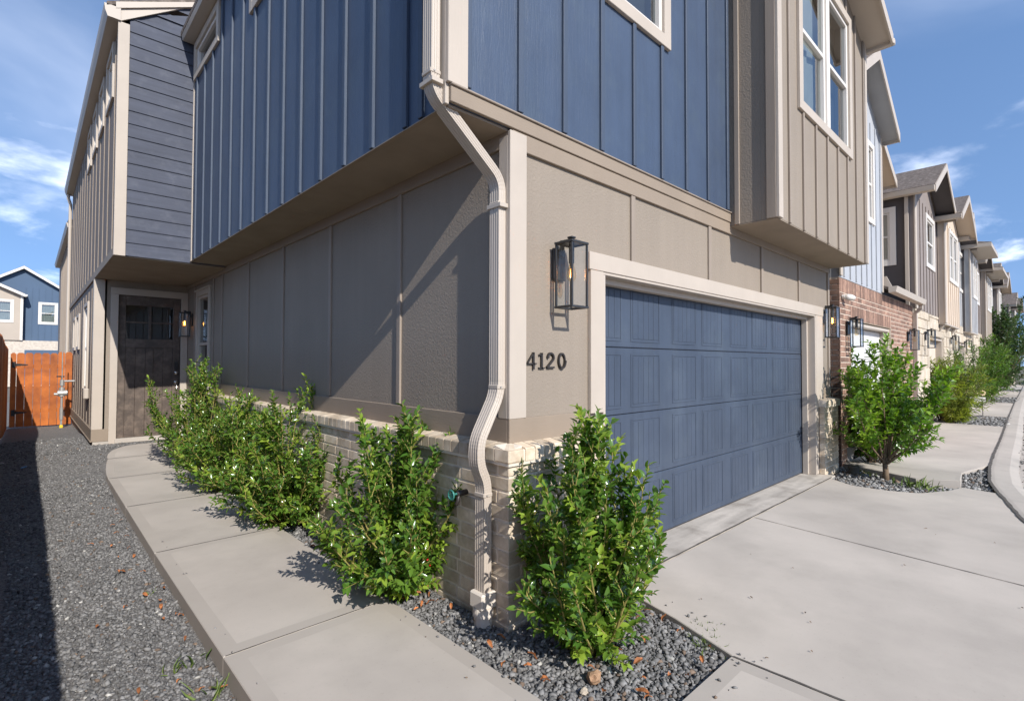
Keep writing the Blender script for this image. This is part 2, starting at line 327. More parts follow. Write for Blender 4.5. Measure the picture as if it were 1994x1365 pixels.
def window(face, B, u0, u1, z0, z1, parent, tw=.1, trim='cream_trim', hung=True, units=1, curtain=True, sill=True, frame='white_vinyl', name='window'):
    """a window set into the hole u0..u1, z0..z1 with casing boards of width tw round it"""
    w_ = empty(name, wpt(face, B, (u0+u1)/2, 0, z0), parent=parent)
    for (a, b, c, d) in ((u0-tw, u0, z0-tw, z1+tw), (u1, u1+tw, z0-tw, z1+tw), (u0, u1, z1, z1+tw), (u0, u1, z0-tw, z0)):
        wpiece('casing', face, B, a, b, 0, .03, c, d, trim, w_)
    cu = (u1-u0)/units; f = .04 if u1-u0 > .4 else .025
    for k in range(units):
        a, b = u0+k*cu, u0+(k+1)*cu
        if k: wpiece('mullion', face, B, a-.05, a+.05, -.06, .026, z0, z1, frame, w_)
        a += .05 if k else 0; b -= .05 if k < units-1 else 0
        mb = MB()
        for (p, q, r, s) in ((a, a+f, z0, z1), (b-f, b, z0, z1), (a+f, b-f, z1-f, z1), (a+f, b-f, z0, z0+f)): wbox(mb, face, B, p, q, -.055, .004, r, s, 0, .003)
        mb.build('sash_frame', frame, w_)
        zm = (z0+z1)/2
        if hung:
            wpiece('meeting_rail', face, B, a+f, b-f, -.05, -.002, zm-.022, zm+.022, frame, w_)
            panes = ((z0+f, zm-.022, -.035), (zm+.022, z1-f, -.02))
        else: panes = ((z0+f, z1-f, -.03),)
        for (r, s, n) in panes: wpane('pane', face, B, a+f, b-f, n, r, s, 'window_glass', w_)
    mb = MB(); wbox(mb, face, B, u0-.02, u1+.02, -.5, -.145, z0-.02, z1+.02)
    r = mb.build('room_backing', 'dark_room', w_); r.data.polygons.foreach_set('use_smooth', [False]*len(r.data.polygons))
    if curtain:
        mb = MB(); n = 24; pts = []
        for k in range(n+1):
            u = u0+.02+(u1-u0-.04)*k/n; pts.append((u, -.105+.014*math.sin(k*2.1)))
        lim = int(n*curtain) if curtain is not True else n
        for k in range(lim): mb.poly([wpt(face, B, *pts[k], z0+.01), wpt(face, B, *pts[k+1], z0+.01), wpt(face, B, *pts[k+1], z1-.01), wpt(face, B, *pts[k], z1-.01)])
        mb.build('curtain', 'curtain', w_, recalc=False)
    return w_
def battens(face, B, us, z0, z1, m, parent, wd=.045, th=.02, skip=()):
    for u in us:
        segs = [(z0, z1)]
        for (a, b, c, d) in skip:
            if a-wd/2 < u < b+wd/2:
                ns = []
                for (p, q) in segs:
                    if c > p: ns.append((p, min(q, c)))
                    if d < q: ns.append((max(p, d), q))
                segs = ns
        for (p, q) in segs:
            if q-p > .03: wpiece('batten', face, B, u-wd/2, u+wd/2, 0, th, p, q, m, parent)
def inset(poly, d):
    n = len(poly); A = sum(poly[i][0]*poly[(i+1) % n][1]-poly[(i+1) % n][0]*poly[i][1] for i in range(n)); sg = 1 if A > 0 else -1; out = []
    for i in range(n):
        p0, p1, p2 = Vector(poly[i-1]), Vector(poly[i]), Vector(poly[(i+1) % n])
        e1 = (p1-p0).normalized(); e2 = (p2-p1).normalized(); n1 = Vector((-e1.y, e1.x))*sg; n2 = Vector((-e2.y, e2.x))*sg
        b = n1+n2; k = d/max(.35, 1+n1.dot(n2)); out.append(tuple(p1+b*k))
    return out
def slab(name, poly, zf, parent, mats=('concrete', 'concrete_trowel'), th=.13, ch=.004, border=.085):
    mb = MB(); n = len(poly); rings = [(poly, -th), (poly, -ch), (inset(poly, ch), 0)]
    if border: rings.append((inset(poly, border), .0))
    for k, ((A, a), (Bq, b)) in enumerate(zip(rings, rings[1:])):
        for i in range(n):
            j = (i+1) % n; mb.poly([(*A[i], zf(*A[i])+a), (*A[j], zf(*A[j])+a), (*Bq[j], zf(*Bq[j])+b), (*Bq[i], zf(*Bq[i])+b)], 1 if border else 0)
    mb.poly([(*p, zf(*p)) for p in rings[-1][0]], 0)
    mb.poly([(*p, zf(*p)-th) for p in poly], 0)
    o = mb.build(name, list(mats), parent); return o
# ------------------------------------------------------------------ ground
def lerp(t, pts):
    if t <= pts[0][0]: return pts[0][1]
    for (a, b), (c, d) in zip(pts, pts[1:]):
        if t <= c:
            u = (t-a)/(c-a); u = u*u*(3-2*u); return b+(d-b)*u
    return pts[-1][1]
ZW = [(2.6, 0), (5.6, .045), (7.8, .15)]
ZG = [(0, -.10), (4.2, -.075), (6.2, -.01), (8.0, .115), (9.4, .12), (12, .0), (14, -.05), (30, -.06)]
def zwalk(x, y): return lerp(y, ZW)
def zgrav(x, y): return lerp(y, ZG)
def zflat(x, y): return 0
mb = MB(); mb.poly([(-300, -300, -.16), (600, -300, -.16), (600, 600, -.16), (-300, 600, -.16)])
tag(mb.build('ground', 'soil', recalc=False), kind='structure')
# gravel side yard
mb = MB(); xs = [-2.6, -2.0, -1.6, -1.2, -.6, .05]; ys = [-6, -3, -1]+[i*.5 for i in range(0, 31)]+[18, 24]
for a, b in zip(xs, xs[1:]):
    for c, d in zip(ys, ys[1:]): mb.poly([(a, c, zgrav(a, c)), (b, c, zgrav(b, c)), (b, d, zgrav(b, d)), (a, d, zgrav(a, d))])
tag(mb.build('gravel_side_yard', 'gravel_bed', recalc=False), kind='structure')
# walk
walk = empty('sidewalk', (-.86, 1, 0), kind='structure')
XL, XR = -1.312, -.405
js = [-4.6, -2.9, -1.04, .64, 2.51, 4.08, 5.59]
for a, b in zip(js, js[1:]): slab('slab', [(XL, a+.003), (XR if a > -1.1 else XR, a+.003), (XR, b-.003), (XL, b-.003)], zwalk, walk)
slab('slab', [(XL, 5.593), (XR, 5.593), (XR, 6.775), (XL+.10, 6.775), (XL+.06, 6.5), (XL+.025, 6.15), (XL+.006, 5.85)], zwalk, walk)
arc = [(XL+.10+.52*(1-math.cos(t)), 6.781+.95*math.sin(t)) for t in [math.radians(d) for d in range(0, 91, 10)]]
slab('slab', [(XR, 6.781)]+[(XR, 7.735)]+arc[::-1], zwalk, walk)
# driveway slabs
drive = empty('driveway', (2.5, -1, 0), kind='structure')
slab('slab', [(-.395, -3.9), (.58, -3.9), (.515, -1.05), (-.395, -1.05)], zflat, drive)
slab('slab', [(.592, -3.9), (1.3, -3.72), (2.6, -2.8), (2.935, -.205), (.80, -.205), (.72, -.42), (.66, -.66), (.524, -1.05)], zflat, drive, border=0, mats=('concrete',))
CB = [(-4.2, -14), (-3.2, -10.5), (-1.6, -7), (.6, -4.3), (2.6, -2.85), (4.0, -2.17), (4.636, -1.941), (5.446, -1.789), (6.1, -1.66), (6.6, -1.583), (7.65, -1.51), (9.04, -1.465), (11.98, -1.398), (14.2, -1.338), (17.3, -1.25), (24.5, -1.068), (40, -.75), (70, -.1)]
slab('slab', [(2.606, -2.8), (4.0, -2.15), (4.63, -1.955), (5.44, -1.80), (5.86, -1.70), (5.93, -1.39), (5.634, -1.316), (5.226, -1.098), (5.113, -.837), (5.097, -.491), (5.33, -.205), (2.942, -.205)], zflat, drive, border=0, mats=('concrete',))
ap = slab('apron', [(.6, -.195), (5.55, -.195), (5.55, .2), (.6, .2)], lambda x, y: .004, drive, border=0, mats=('concrete_old',))
def joint(pts, wd, z):
    b = MB(); rs = random.Random(len(pts)*7+int(abs(pts[0][0])*100)); P_ = []
    for (x0, y0), (x1, y1) in zip(pts, pts[1:]):
        n_ = max(1, int(math.hypot(x1-x0, y1-y0)/.09))
        for k in range(n_): P_.append((x0+(x1-x0)*k/n_, y0+(y1-y0)*k/n_))
    P_.append(pts[-1]); L_, R_ = [], []
    for i, (x, y) in enumerate(P_):
        a, c = P_[max(i-1, 0)], P_[min(i+1, len(P_)-1)]; e = Vector((c[0]-a[0], c[1]-a[1])).normalized(); w1, w2 = wd*rs.uniform(.35, .75), wd*rs.uniform(.35, .75)
        L_.append((x-e.y*w1, y+e.x*w1, z(x, y))); R_.append((x+e.y*w2, y-e.x*w2, z(x, y)))
    for i in range(len(P_)-1): b.poly([L_[i], R_[i], R_[i+1], L_[i+1]])
    return b.build('expansion_joint', 'joint_dark', drive, recalc=False)
joint([(.72, -.2), (5.38, -.2)], .016, lambda x, y: .0075)
joint([(2.605, -2.8), (2.938, -.21)], .007, lambda x, y: .0025); joint([(.585, -3.8), (.519, -1.06)], .012, lambda x, y: .0025); joint([(-.4, -3.8), (-.4, -1.05)], .008, lambda x, y: .0025)
for q in js[1:-1]+[5.59, 6.779]: joint([(XL+.01, q), (XR-.005, q)], .0055, lambda x, y: zwalk(x, y)+.0025)
# curb strip and street
curb = MB(); n = len(CB)
def off(i, d):
    p0 = Vector(CB[max(i-1, 0)]); p1 = Vector(CB[min(i+1, n-1)]); e = (p1-p0).normalized(); return Vector(CB[i])+Vector((e.y, -e.x))*d
prof = [(.0, -.12), (.0, .002), (.05, .006), (.2, .0), (.29, -.03), (.30, -.12)]
for i in range(n-1):
    for (d0, z0), (d1, z1) in zip(prof, prof[1:]):
        a, b, c, d = off(i, d0), off(i+1, d0), off(i+1, d1), off(i, d1)
        curb.poly([(a.x, a.y, z0), (b.x, b.y, z0), (c.x, c.y, z1), (d.x, d.y, z1)])
tag(curb.build('curb', 'street_concrete', recalc=False), kind='structure')
st = MB()
for i in range(n-1):
    a, b, c, d = off(i, .29), off(i+1, .29), off(i+1, 6), off(i, 6)
    st.poly([(a.x, a.y, -.04), (b.x, b.y, -.04), (c.x, c.y, -.02), (d.x, d.y, -.02)])
tag(st.build('street', 'street_concrete', recalc=False), kind='structure')
joint([p for p in CB if p[0] > .5], .028, lambda x, y: .0085)
# beds
def bed(poly, z, name='gravel_bed'):
    mb = MB(); mb.poly([(*p, z) for p in poly]); return tag(mb.build(name, 'gravel_bed', recalc=False), kind='structure')
BED1 = [(-.40, -1.05), (.53, -1.05), (.66, -.66), (.72, -.42), (.80, -.2), (.80, -.05), (-.05, -.05), (-.05, 7.7), (-.40, 7.7)]
bed(BED1, -.035)
BED2 = [(5.33, -.2), (5.097, -.491), (5.113, -.837), (5.226, -1.098), (5.634, -1.316), (5.95, -1.385), (5.85, -1.70), (6.6, -1.60), (7.98, -1.5), (7.0, -1.28), (7.2, .1), (5.33, .1)]
bed(BED2, -.04)
# neighbours' ground
wk2 = slab('slab', [(5.82, -.98), (6.0, -1.37), (6.47, -1.335), (6.69, -.37), (6.72, .0), (6.5, .0)], lambda x, y: .015+.05*max(0, -y)/1.35, None, border=.05)
wk2.name = 'walk_slab'; tag(wk2, kind='structure')
for k, (a, b) in enumerate(((6.74, 14.35), (17.4, 24.4), (29.3, 36), (39, 47))):
    cb_ = [p for p in CB if a+.8 < p[0] < b-.3]
    def cy(x):
        for (p, q), (r, s) in zip(CB, CB[1:]):
            if p <= x <= r: return q+(s-q)*(x-p)/(r-p)
    pts = [(a, .3)]+([(a-.22, -1.33), (7.0, -1.285), (7.95, cy(7.95)+.012)] if k == 0 else [(a, cy(a)+.012)])+[(x, cy(x)+.012) for x, _ in cb_ if x > a+1.3]+[(b, cy(b)+.012), (b, .3)]
    d2 = slab('driveway', pts, zflat, None, border=0, mats=('concrete',)); tag(d2, kind='structure')
    bed([(b, .3), (b, cy(b)+.01), (b+(2.95 if k == 0 else 4.8), cy(b+(2.95 if k == 0 else 4.8))+.01), (b+(2.95 if k == 0 else 4.8), .3)], -.03)
# ------------------------------------------------------------------ near townhouse
H = empty('townhouse', (3, 4, 0), 'townhouse with navy board siding upstairs, blue garage door and number 4120', 'house')
OV = -.45; ZS = 2.80; ZT = 5.74
# ground floor walls with garage opening, entry recess and side window
SWIN = (6.80, 7.50, .95, 2.50)
fw = wall('front_wall', 'y', 0, 0, 6.06, .0, ZS, 'grey_panel', H, holes=[(.86, 5.42, .0, 2.07)])
sw = wall('side_wall', 'x', 0, 0.002, 8.3, .0, ZS, 'grey_panel', H, holes=[SWIN])
battens('y', 0, (1.247, 2.489, 3.70, 4.86), 2.19, 2.69, 'grey_batten', fw, .05, .018)
wpiece('batten', 'y', 0, 6.0, 6.06, 0, .02, 1.0, 2.69, 'grey_batten', fw)
battens('x', 0, (1.21, 2.43, 3.64, 4.86, 6.08, 6.55, 7.72), 1.13, 2.70, 'grey_batten', sw, .05, .018)
wpiece('frieze_board', 'y', 0, -.002, 6.06, .0, .022, 2.69, 2.797, 'grey_board', fw)
wpiece('frieze_board', 'x', 0, .0, 8.28, .0, .022, 2.70, 2.797, 'grey_board', sw)
wpiece('skirt_board', 'y', 0, -.022, .72, .0, .022, .95, 1.115, 'grey_board', fw)
wpiece('skirt_board', 'y', 0, 5.70, 6.06, .0, .022, .95, 1.115, 'grey_board', fw)
for a, b in ((.0, 2.8), (2.803, 6.3)): wpiece('skirt_board', 'x', 0, a, b, .0, .022, .95, 1.12, 'grey_board', sw)
wpiece('skirt_board', 'x', 0, 6.3, 8.28, .0, .022, .1, .30, 'grey_board', sw)
# corner boards
cbm = MB(); cbm.box(-.024, .112, -.024, -.002, 1.115, 2.79, 0, .003); cbm.box(-.024, -.002, -.0015, .075, 1.115, 2.765, 0, .003)
cbm.build('corner_board', 'cream_trim', H)
# garage surround
gs = empty('garage_surround', (3.1, 0, 0), parent=H)
piece('trim_board', .718, .86, -.03, -.001, 1.10, 2.07, 'cream_trim', gs); piece('trim_board', 5.42, 5.70, -.03, -.001, 0.01, 2.07, 'cream_trim', gs)
piece('header_board', .70, 5.72, -.034, -.001, 2.07, 2.19, 'cream_trim', gs)
piece('jamb', .86, .885, -.026, .14, .005, 2.05, 'cream_flat', gs); piece('jamb', 5.395, 5.42, -.026, .14, .005, 2.05, 'cream_flat', gs)
piece('jamb', .86, 5.42, -.026, .14, 2.05, 2.07, 'cream_flat', gs)
piece('stop_moulding', 5.355, 5.395, .06, .125, .005, 2.05, 'cream_flat', gs); piece('stop_moulding', .885, .92, .06, .125, .005, 2.05, 'cream_flat', gs); piece('stop_moulding', .92, 5.355, .06, .125, 2.01, 2.05, 'cream_flat', gs)
piece('trim_board', .66, .718, -.016, .0, .0, .95, 'cream_flat', gs)
# garage door
gd = empty('garage_door', (3.1, .135, 0), parent=H)
for k in range(4): piece('section', .886, 5.394, .137, .18, .012+k*.516, .012+(k+1)*.516-.004, 'garage_blue', gd, .006)
pm = MB(); pw, ph = .434, .425
for (a, b, c, d) in ((0, .016, 0, ph), (pw-.016, pw, 0, ph), (.016, pw-.016, 0, .016), (.016, pw-.016, ph-.016, ph)): pm.box(a, b, -.0035, 0, c, d, 0, .0025)
for k in range(5):
    a = .026+k*(pw-.052)/5; pm.box(a+.0015, a+(pw-.052)/5-.0015, -.0025, 0, .026, ph-.026, 0, .002)
p0 = pm.build('panel', 'garage_blue', None, origin=(0, 0, 0)); pme = p0.data; bpy.data.objects.remove(p0)
for k in range(4):
    for x in (.876+.03, 1.434, 2.071, 2.618, 3.235, 3.784, 4.372, 4.885):
        if x < 1: continue
        link('panel', pme, (x, .1365, .012+k*.516+.045), gd)
hp = MB()
for (a, b, c, d) in ((.3, .316, 0, ph), (.016, .3, 0, .016), (.016, .3, ph-.016, ph)): hp.box(a-.3+1.309-.016, b-.3+1.309-.016, -.005+.1365, .1365, c, d, 0, .0035)
for k in range(4):
    for x in (.92,):
        mm = MB()
        mm.box(x, 1.31, .133, .1365, 0, .016, 0, .0035); mm.box(x, 1.31, .133, .1365, ph-.016, ph, 0, .0035); mm.box(1.294, 1.31, .133, .1365, .016, ph-.016, 0, .0035)
        for q in range(5): mm.box(x+.002+q*.073, x+.071+q*.073, .134, .1365, .026, ph-.026, 0, .003)
        o = mm.build('panel', 'garage_blue', gd); z = .012+k*.516+.045; WL[o] = Vector((WL[o].x, WL[o].y, z)); o.location = WL[o]-WL[gd]
piece('weather_seal', .886, 5.394, .142, .175, .0045, .012, 'dark_hardware', gd, 0)
# brick wainscot
def wainscot():
    wn = MB(); wn.box(-.0955, .0, -.0955, 6.28, -.08, .91); wn.box(.0, .66, -.0955, -.001, -.08, .91); wn.box(.66, .715, -.0955, -.035, -.08, .91)
    wn.prism([(.0, -.1, .872), (-.1165, -.1, .872), (-.1165, -.1, .949), (.0, -.1, .975)], (0, 6.35, 0)); wn.prism([(-.117, 0, .87), (-.117, -.117, .87), (-.117, -.117, .951), (-.117, 0, .977)], (.832, 0, 0))
    wn = wn.build('brick_wainscot', 'mortar_light', H); wr_ = MB().box(5.50, 5.7, -.0955, -.035, -.08, .91).box(5.7, 6.08, -.0955, -.001, -.08, .91).prism([(5.495, 0, .87), (5.495, -.117, .87), (5.495, -.117, .951), (5.495, 0, .977)], (.62, 0, 0)).build('brick_wainscot', 'mortar_light', H)
    CH, BL, J = .0806, .245, .011; far = MB(); cnt = 0
    side = []
    for r in range(12):
        z0 = -.075+r*CH; z1 = z0+CH-J; odd = r % 2
        y = -.10 if not odd else .0; first = True
        y0 = y
        while y0 < 6.27:
            L_ = BL if not (odd and first) else BL*.5
            if not odd and first: L_ = BL*.78
            side.append((-.10, -.012, y0, min(y0+L_-J, 6.28), z0, z1)); y0 += L_; first = False
        x0 = -.002 if not odd else -.10; first = True
        while x0 < .70:
            L_ = BL*(.5 if (not odd and first) else 1); side.append((x0, min(x0+L_-J, .718), -.10, -.036 if x0+L_ > .66 else -.012, z0, z1)); x0 += L_; first = False
        x0 = 5.49
        while x0 < 6.04:
            L_ = BL*(.5 if (odd and x0 == 5.49) else 1); side.append((x0, min(x0+L_-J, 6.09), -.10, -.036 if x0 < 5.7 else -.012, z0, z1)); x0 += L_
    side = [s for s in side if s[1]-s[0] > .02 and s[3]-s[2] > .02]
    side.sort(key=lambda s: (s[2]+s[3])/2 if s[0] < -.05 else -1)
    for i, s in enumerate(side):
        if s[0] > 5: piece('brick', *s, 'brick_tan', wr_, .004)
        elif i < 330: piece('brick', *s, 'brick_tan', wn, .004)
        else: far.box(*s, 0, .004)
    tag(far.build('brick_courses', 'brick_tan', wn), kind='stuff')
    # sloping rowlock cap
    def capmesh(u):  # u = width along wall; outward is -x, local origin at wall foot
        b = MB(); pr = [(0, 0), (-.122, 0), (-.122, .066), (-.118, .072), (0, .092)]
        b.prism([(x, 0, z) for x, z in pr], (0, u, 0)); o = b.build('cap_brick', 'brick_tan', None, origin=(0, 0, 0)); m = o.data; bpy.data.objects.remove(o); return m
    cm_ = capmesh(.0705); y = .0
    zc = -.075+12*CH-.002
    while y < 6.26: link('cap_brick', cm_, (.0, y, zc), wn); y += .0805
    x = .0795
    while x < .70:
        o = link('cap_brick', cm_, (x, .0, zc), wn); o.rotation_euler.z = math.pi/2; x += .0805
    x = 5.57
    while x < 6.11:
        o = link('cap_brick', cm_, (x, .0, zc), wr_); o.rotation_euler.z = math.pi/2; x += .0805
    b = MB()
    b.poly([(-.122, -.122, zc), (0, -.122, zc), (0, 0, zc), (-.122, 0, zc)]); t = zc+.068
    b.poly([(-.122, -.122, t), (-.005, -.122, t), (-.005, -.005, zc+.09), (-.122, -.005, t)])
    b.box(-.122, -.004, -.122, -.004, zc, zc+.067, 0, .004); b.build('cap_brick', 'brick_tan', wn)
wainscot()
# upper storey, navy
FWIN = (.75, 1.667, 4.10, 5.45)
nf = wall('navy_front_wall', 'y', -.01, OV, 2.90, ZS, 6.6, 'navy_panel', H, holes=[FWIN])
S1 = (4.62, 5.66, 5.30, 5.62); S2 = (2.2, 3.26, 5.02, 5.62)
ns = wall('navy_side_wall', 'x', OV, 0, 5.85, ZS+.0, ZT+.1, 'navy_panel', H, holes=[S1, S2])
bu = [.06+.3987*k for k in range(0, 8)]
battens('y', -.01, [-.335]+bu, ZS+.115, 6.6, 'navy_batten', nf, .04, .02, skip=[(FWIN[0]-.1, FWIN[1]+.1, FWIN[2]-.1, 9)])
bs_ = [.804+.4000*k for k in range(-1, 13)]
battens('x', OV, bs_+[.24], ZS-.002, ZT, 'navy_batten', ns, .042, .022, skip=[(S1[0]-.09, S1[1]+.09, S1[2]-.09, S1[3]+.09), (S2[0]-.09, S2[1]+.09, S2[2]-.09, S2[3]+.09)])
window('y', -.01, *FWIN, nf, .1, curtain=.3); window('x', OV, *S1, ns, .09, hung=False, curtain=False); window('x', OV, *S2, ns, .09, hung=False, curtain=False)
wpiece('drip_board', 'y', -.01, OV-.004, 2.9, 0, .022, ZS, ZS+.085, 'grey_board', nf); wpiece('drip_cap', 'y', -.01, OV-.006, 2.9, 0, .034, ZS+.085, ZS+.097, 'grey_batten', nf)
cu = MB(); cu.box(OV-.026, OV+.105, -.036, -.0105, ZS+.098, 6.5, 0, .003); cu.box(OV-.026, OV-.001, -.010, .085, ZS-.01, 6.5, 0, .003)
cu.build('corner_board', 'cream_trim', H)
sfm = MB(); sfm.box(OV, -.0, .0, 5.85, ZS-.012, ZS-.002)
for a, b in ((0.002, 2.43), (2.434, 4.86), (4.864, 5.85)): piece('soffit', OV+.001, -.023, a, b, ZS-.014, ZS-.001, 'grey_soffit', H, 0)
for a, b in ((.002, .0),): pass
piece('soffit_mould', OV-.02, OV+.012, .09, 5.85, ZS-.02, ZS-.0145, 'grey_board', H, 0)
# lap-sided bay over the porch
XW = -1.265; YL = 5.85; YD = 8.3
lp = wall('lap_wall', 'y', YL, XW, OV, ZS-.03, 6.05, 'navy_lap', H, t=.1)
lh = .168; z = ZS-.03
for k in range(21):
    z0 = ZS-.03+k*lh; z1 = min(z0+lh+.02, 6.5); x1 = OV-.012; x0 = XW+.10
    # tilted plank, cut by the rake
    zr0, zr1 = 5.69, 6.29
    def zr(x): return zr0+(zr1-zr0)*(x-XW)/(OV-XW)
    if z0 > zr(x1)-.03: break
    mb = MB(); pts = []
    def yy(zz): return YL-.021+.012*(zz-z0)/lh
    top = [(x1, min(z1, zr(x1))), (x0, min(z1, zr(x0)))]
    if zr(x0) < z0+.001: xs_ = XW+(z0-zr0)/(zr1-zr0)*(OV-XW); poly = [(xs_, z0), (x1, z0), (x1, min(z1, zr(x1)))]
    elif zr(x0) < z1 and zr(x1) > z1: xs_ = XW+(z1-zr0)/(zr1-zr0)*(OV-XW); poly = [(x0, z0), (x1, z0), (x1, z1), (xs_, z1), (x0, zr(x0))]
    else: poly = [(x0, z0), (x1, z0)]+top
    mb.prism([(x, yy(zz), zz) for x, zz in poly], (0, .008, 0)); mb.build('plank', 'navy_lap', lp)
piece('corner_board', XW-.022, XW+.098, YL-.034, YL-.002, ZS-.04, 5.70, 'cream_trim', lp)
piece('corner_board', OV-.012, OV+.0, YL-.05, YL-.002, ZS-.03, 6.2, 'cream_flat', lp)
rk = MB(); rk.prism([(XW-.02, YL-.040, 5.69), (OV+.0, YL-.040, 6.29), (OV, YL-.040, 6.46), (XW-.02, YL-.040, 5.86)], (0, .035, 0)); rk.build('rake_board', 'cream_flat', H)
rk = MB(); rk.prism([(XW-.05, YL-.065, 5.83), (OV+.3, YL-.065, 6.41), (OV+.3, YL-.065, 6.47), (XW-.05, YL-.065, 5.91)], (0, .06, 0)); rk.build('rake_board', 'cream_flat', H)
piece('porch_ceiling', XW, .0, YL, YD, ZS-.045, ZS-.03, 'grey_soffit', H, 0)
# wing wall, running back beside the yard
Y2 = 15.2
WU = [(6.35, 7.0, 4.98, 5.58), (7.5, 8.05, 4.98, 5.58), (8.55, 9.1, 4.98, 5.58), (9.6, 10.15, 4.98, 5.58)]
wu = wall('wing_upper_wall', 'x', XW, YL, Y2, ZS-.04, 5.78, 'wing_panel_shaded', H, holes=WU)
for q in WU: window('x', XW, *q, wu, .07, hung=False, curtain=False)
battens('x', XW, [6.2+.6*k for k in range(15)], ZS+.06, 5.62, 'grey_batten', wu, .045, .011, skip=[(a-.07, b+.07, c-.07, d+.07) for a, b, c, d in WU])
WLh = [(9.45, 10.2, .95, 2.42), (11.6, 12.15, 1.75, 2.35), (12.75, 13.3, 1.75, 2.35)]
wl_ = wall('wing_lower_wall', 'x', XW, YD, Y2, .05, ZS-.045, 'wing_panel_shaded', H, holes=WLh)
window('x', XW, *WLh[0], wl_, .07, curtain=False)
for q in WLh[1:]: window('x', XW, *q, wl_, .07, hung=False, curtain=False)
battens('x', XW, [8.9+.6*k for k in range(11)], .36, 2.66, 'grey_batten', wl_, .045, .011, skip=[(a-.07, b+.07, c-.07, d+.07) for a, b, c, d in WLh])
wpiece('belt_board', 'x', XW, YL+.0, Y2, 0, .024, ZS-.045, ZS+.06, 'grey_board', wu); wpiece('skirt_board', 'x', XW, YD-.024, Y2, 0, .026, .17, .36, 'grey_board', wl_); wpiece('skirt_ledge', 'x', XW, YD-.03, Y2, 0, .04, .165, .185, 'grey_board', wl_)
piece('foundation', XW-.005, -1.06, YD-.03, YD+.1, .02, .163, 'concrete_old', H, 0); piece('foundation', XW+.004, XW+.1, YD+.1, Y2, -.15, .163, 'concrete_old', H, 0)
# entry wall and door
DX0, DX1, DZ0, DZ1 = -.975, -.105, .195, 2.53
ew = wall('entry_wall', 'y', YD, XW, 0, .05, ZS-.045, 'grey_panel', H, holes=[(DX0-.02, DX1+.02, .05, DZ1+.02)])
piece('corner_board', XW-.024, XW+.115, YD-.026, YD-.002, .36, ZS-.05, 'cream_trim', ew); piece('corner_board', XW-.026, XW-.002, YD-.002, YD+.1, .36, ZS-.05, 'cream_trim', ew)
piece('skirt_board', XW-.026, -1.075, YD-.03, YD-.001, .165, .36, 'grey_board', ew)
for (a, b, c, d) in ((DX0-.1, DX0-.0, .1, DZ1), (DX1+.0, DX1+.1, .1, DZ1), (DX0-.1, DX1+.1, DZ1, DZ1+.11)): piece('casing', a, b, YD-.032, YD-.001, c, d, 'cream_trim', ew)
piece('threshold', DX0-.02, DX1+.02, YD-.05, YD+.1, .12, DZ0-.004, 'concrete', ew)
ed = empty('entry_door', ((DX0+DX1)/2, YD, DZ0), parent=H)
yd = YD+.035; dw = DX1-DX0
def dbx(nm, a, b, c, d, y0, y1, m='door_wood', ch=.004): return piece(nm, DX0+a, DX0+b, y0, y1, DZ0+c, DZ0+d, m, ed, ch)
HD = DZ1-DZ0
dbx('stile', 0, .105, 0, HD, yd, yd+.045); dbx('stile', dw-.105, dw, 0, HD, yd, yd+.045)
dbx('rail', .105, dw-.105, HD-.16, HD, yd, yd+.045); dbx('rail', .105, dw-.105, 1.47, 1.62, yd, yd+.045); dbx('rail', .105, dw-.105, 0, .03, yd, yd+.045)
dbx('mid_stile', dw/2-.055, dw/2+.055, .03, 1.47, yd, yd+.045)
for a, b in ((.105, dw/2-.055), (dw/2+.055, dw-.105)):
    for k in range(2):
        c = a+(b-a)*k/2; dbx('plank', c+.001, c+(b-a)/2-.001, .03, 1.47, yd+.014, yd+.04, ch=.003)
g0, g1 = 1.62, HD-.16
dbx('muntin', dw/2-.02, dw/2+.02, g0, g1, yd+.003, yd+.042)
for a, b in ((.105, dw/2-.02), (dw/2+.02, dw-.105)):
    dbx('muntin', a, b, (g0+g1)/2-.012, (g0+g1)/2+.012, yd+.006, yd+.04)
    for c, d in ((g0, (g0+g1)/2-.012), ((g0+g1)/2+.012, g1)): wpane('pane', 'y', yd+.02, DX0+a, DX0+b, 0, DZ0+c, DZ0+d, 'window_glass', ed)
dbx('backing', .1, dw-.1, g0-.02, g1+.02, yd+.07, yd+.08, 'dark_room', 0)
lk = MB(); lk.box(DX1-.075, DX1-.02, yd-.022, yd-.001, 1.30, 1.44, 0, .006); lk.build('keypad_lock', 'dark_hardware', ed)
lk = MB(); lk.tube([(DX1-.048, yd-.001, 1.245), (DX1-.048, yd-.03, 1.245)], .033, 16); lk.tube([(DX1-.048, yd-.001, 1.08), (DX1-.048, yd-.018, 1.08)], .036, 16)
lk.tube([(DX1-.048, yd-.015, 1.06), (DX1-.048, yd-.055, 1.02), (DX1-.048, yd-.06, .94), (DX1-.048, yd-.045, .86), (DX1-.048, yd-.005, .85)], .011, 8); lk.tube([(DX1-.048, yd-.001, .845), (DX1-.048, yd-.016, .845)], .028, 14); lk.tube([(DX1-.048, yd-.02, 1.09), (DX1-.048, yd-.06, 1.10)], .012, 8)
lk.build('handle_set', 'nickel', ed, smooth=True)
window('x', 0, *SWIN, sw, .09, frame='cream_flat', curtain=False)
wpiece('window_cap', 'x', 0, SWIN[0]-.13, SWIN[1]+.13, 0, .045, SWIN[3]+.09, SWIN[3]+.115, 'cream_flat', sw)
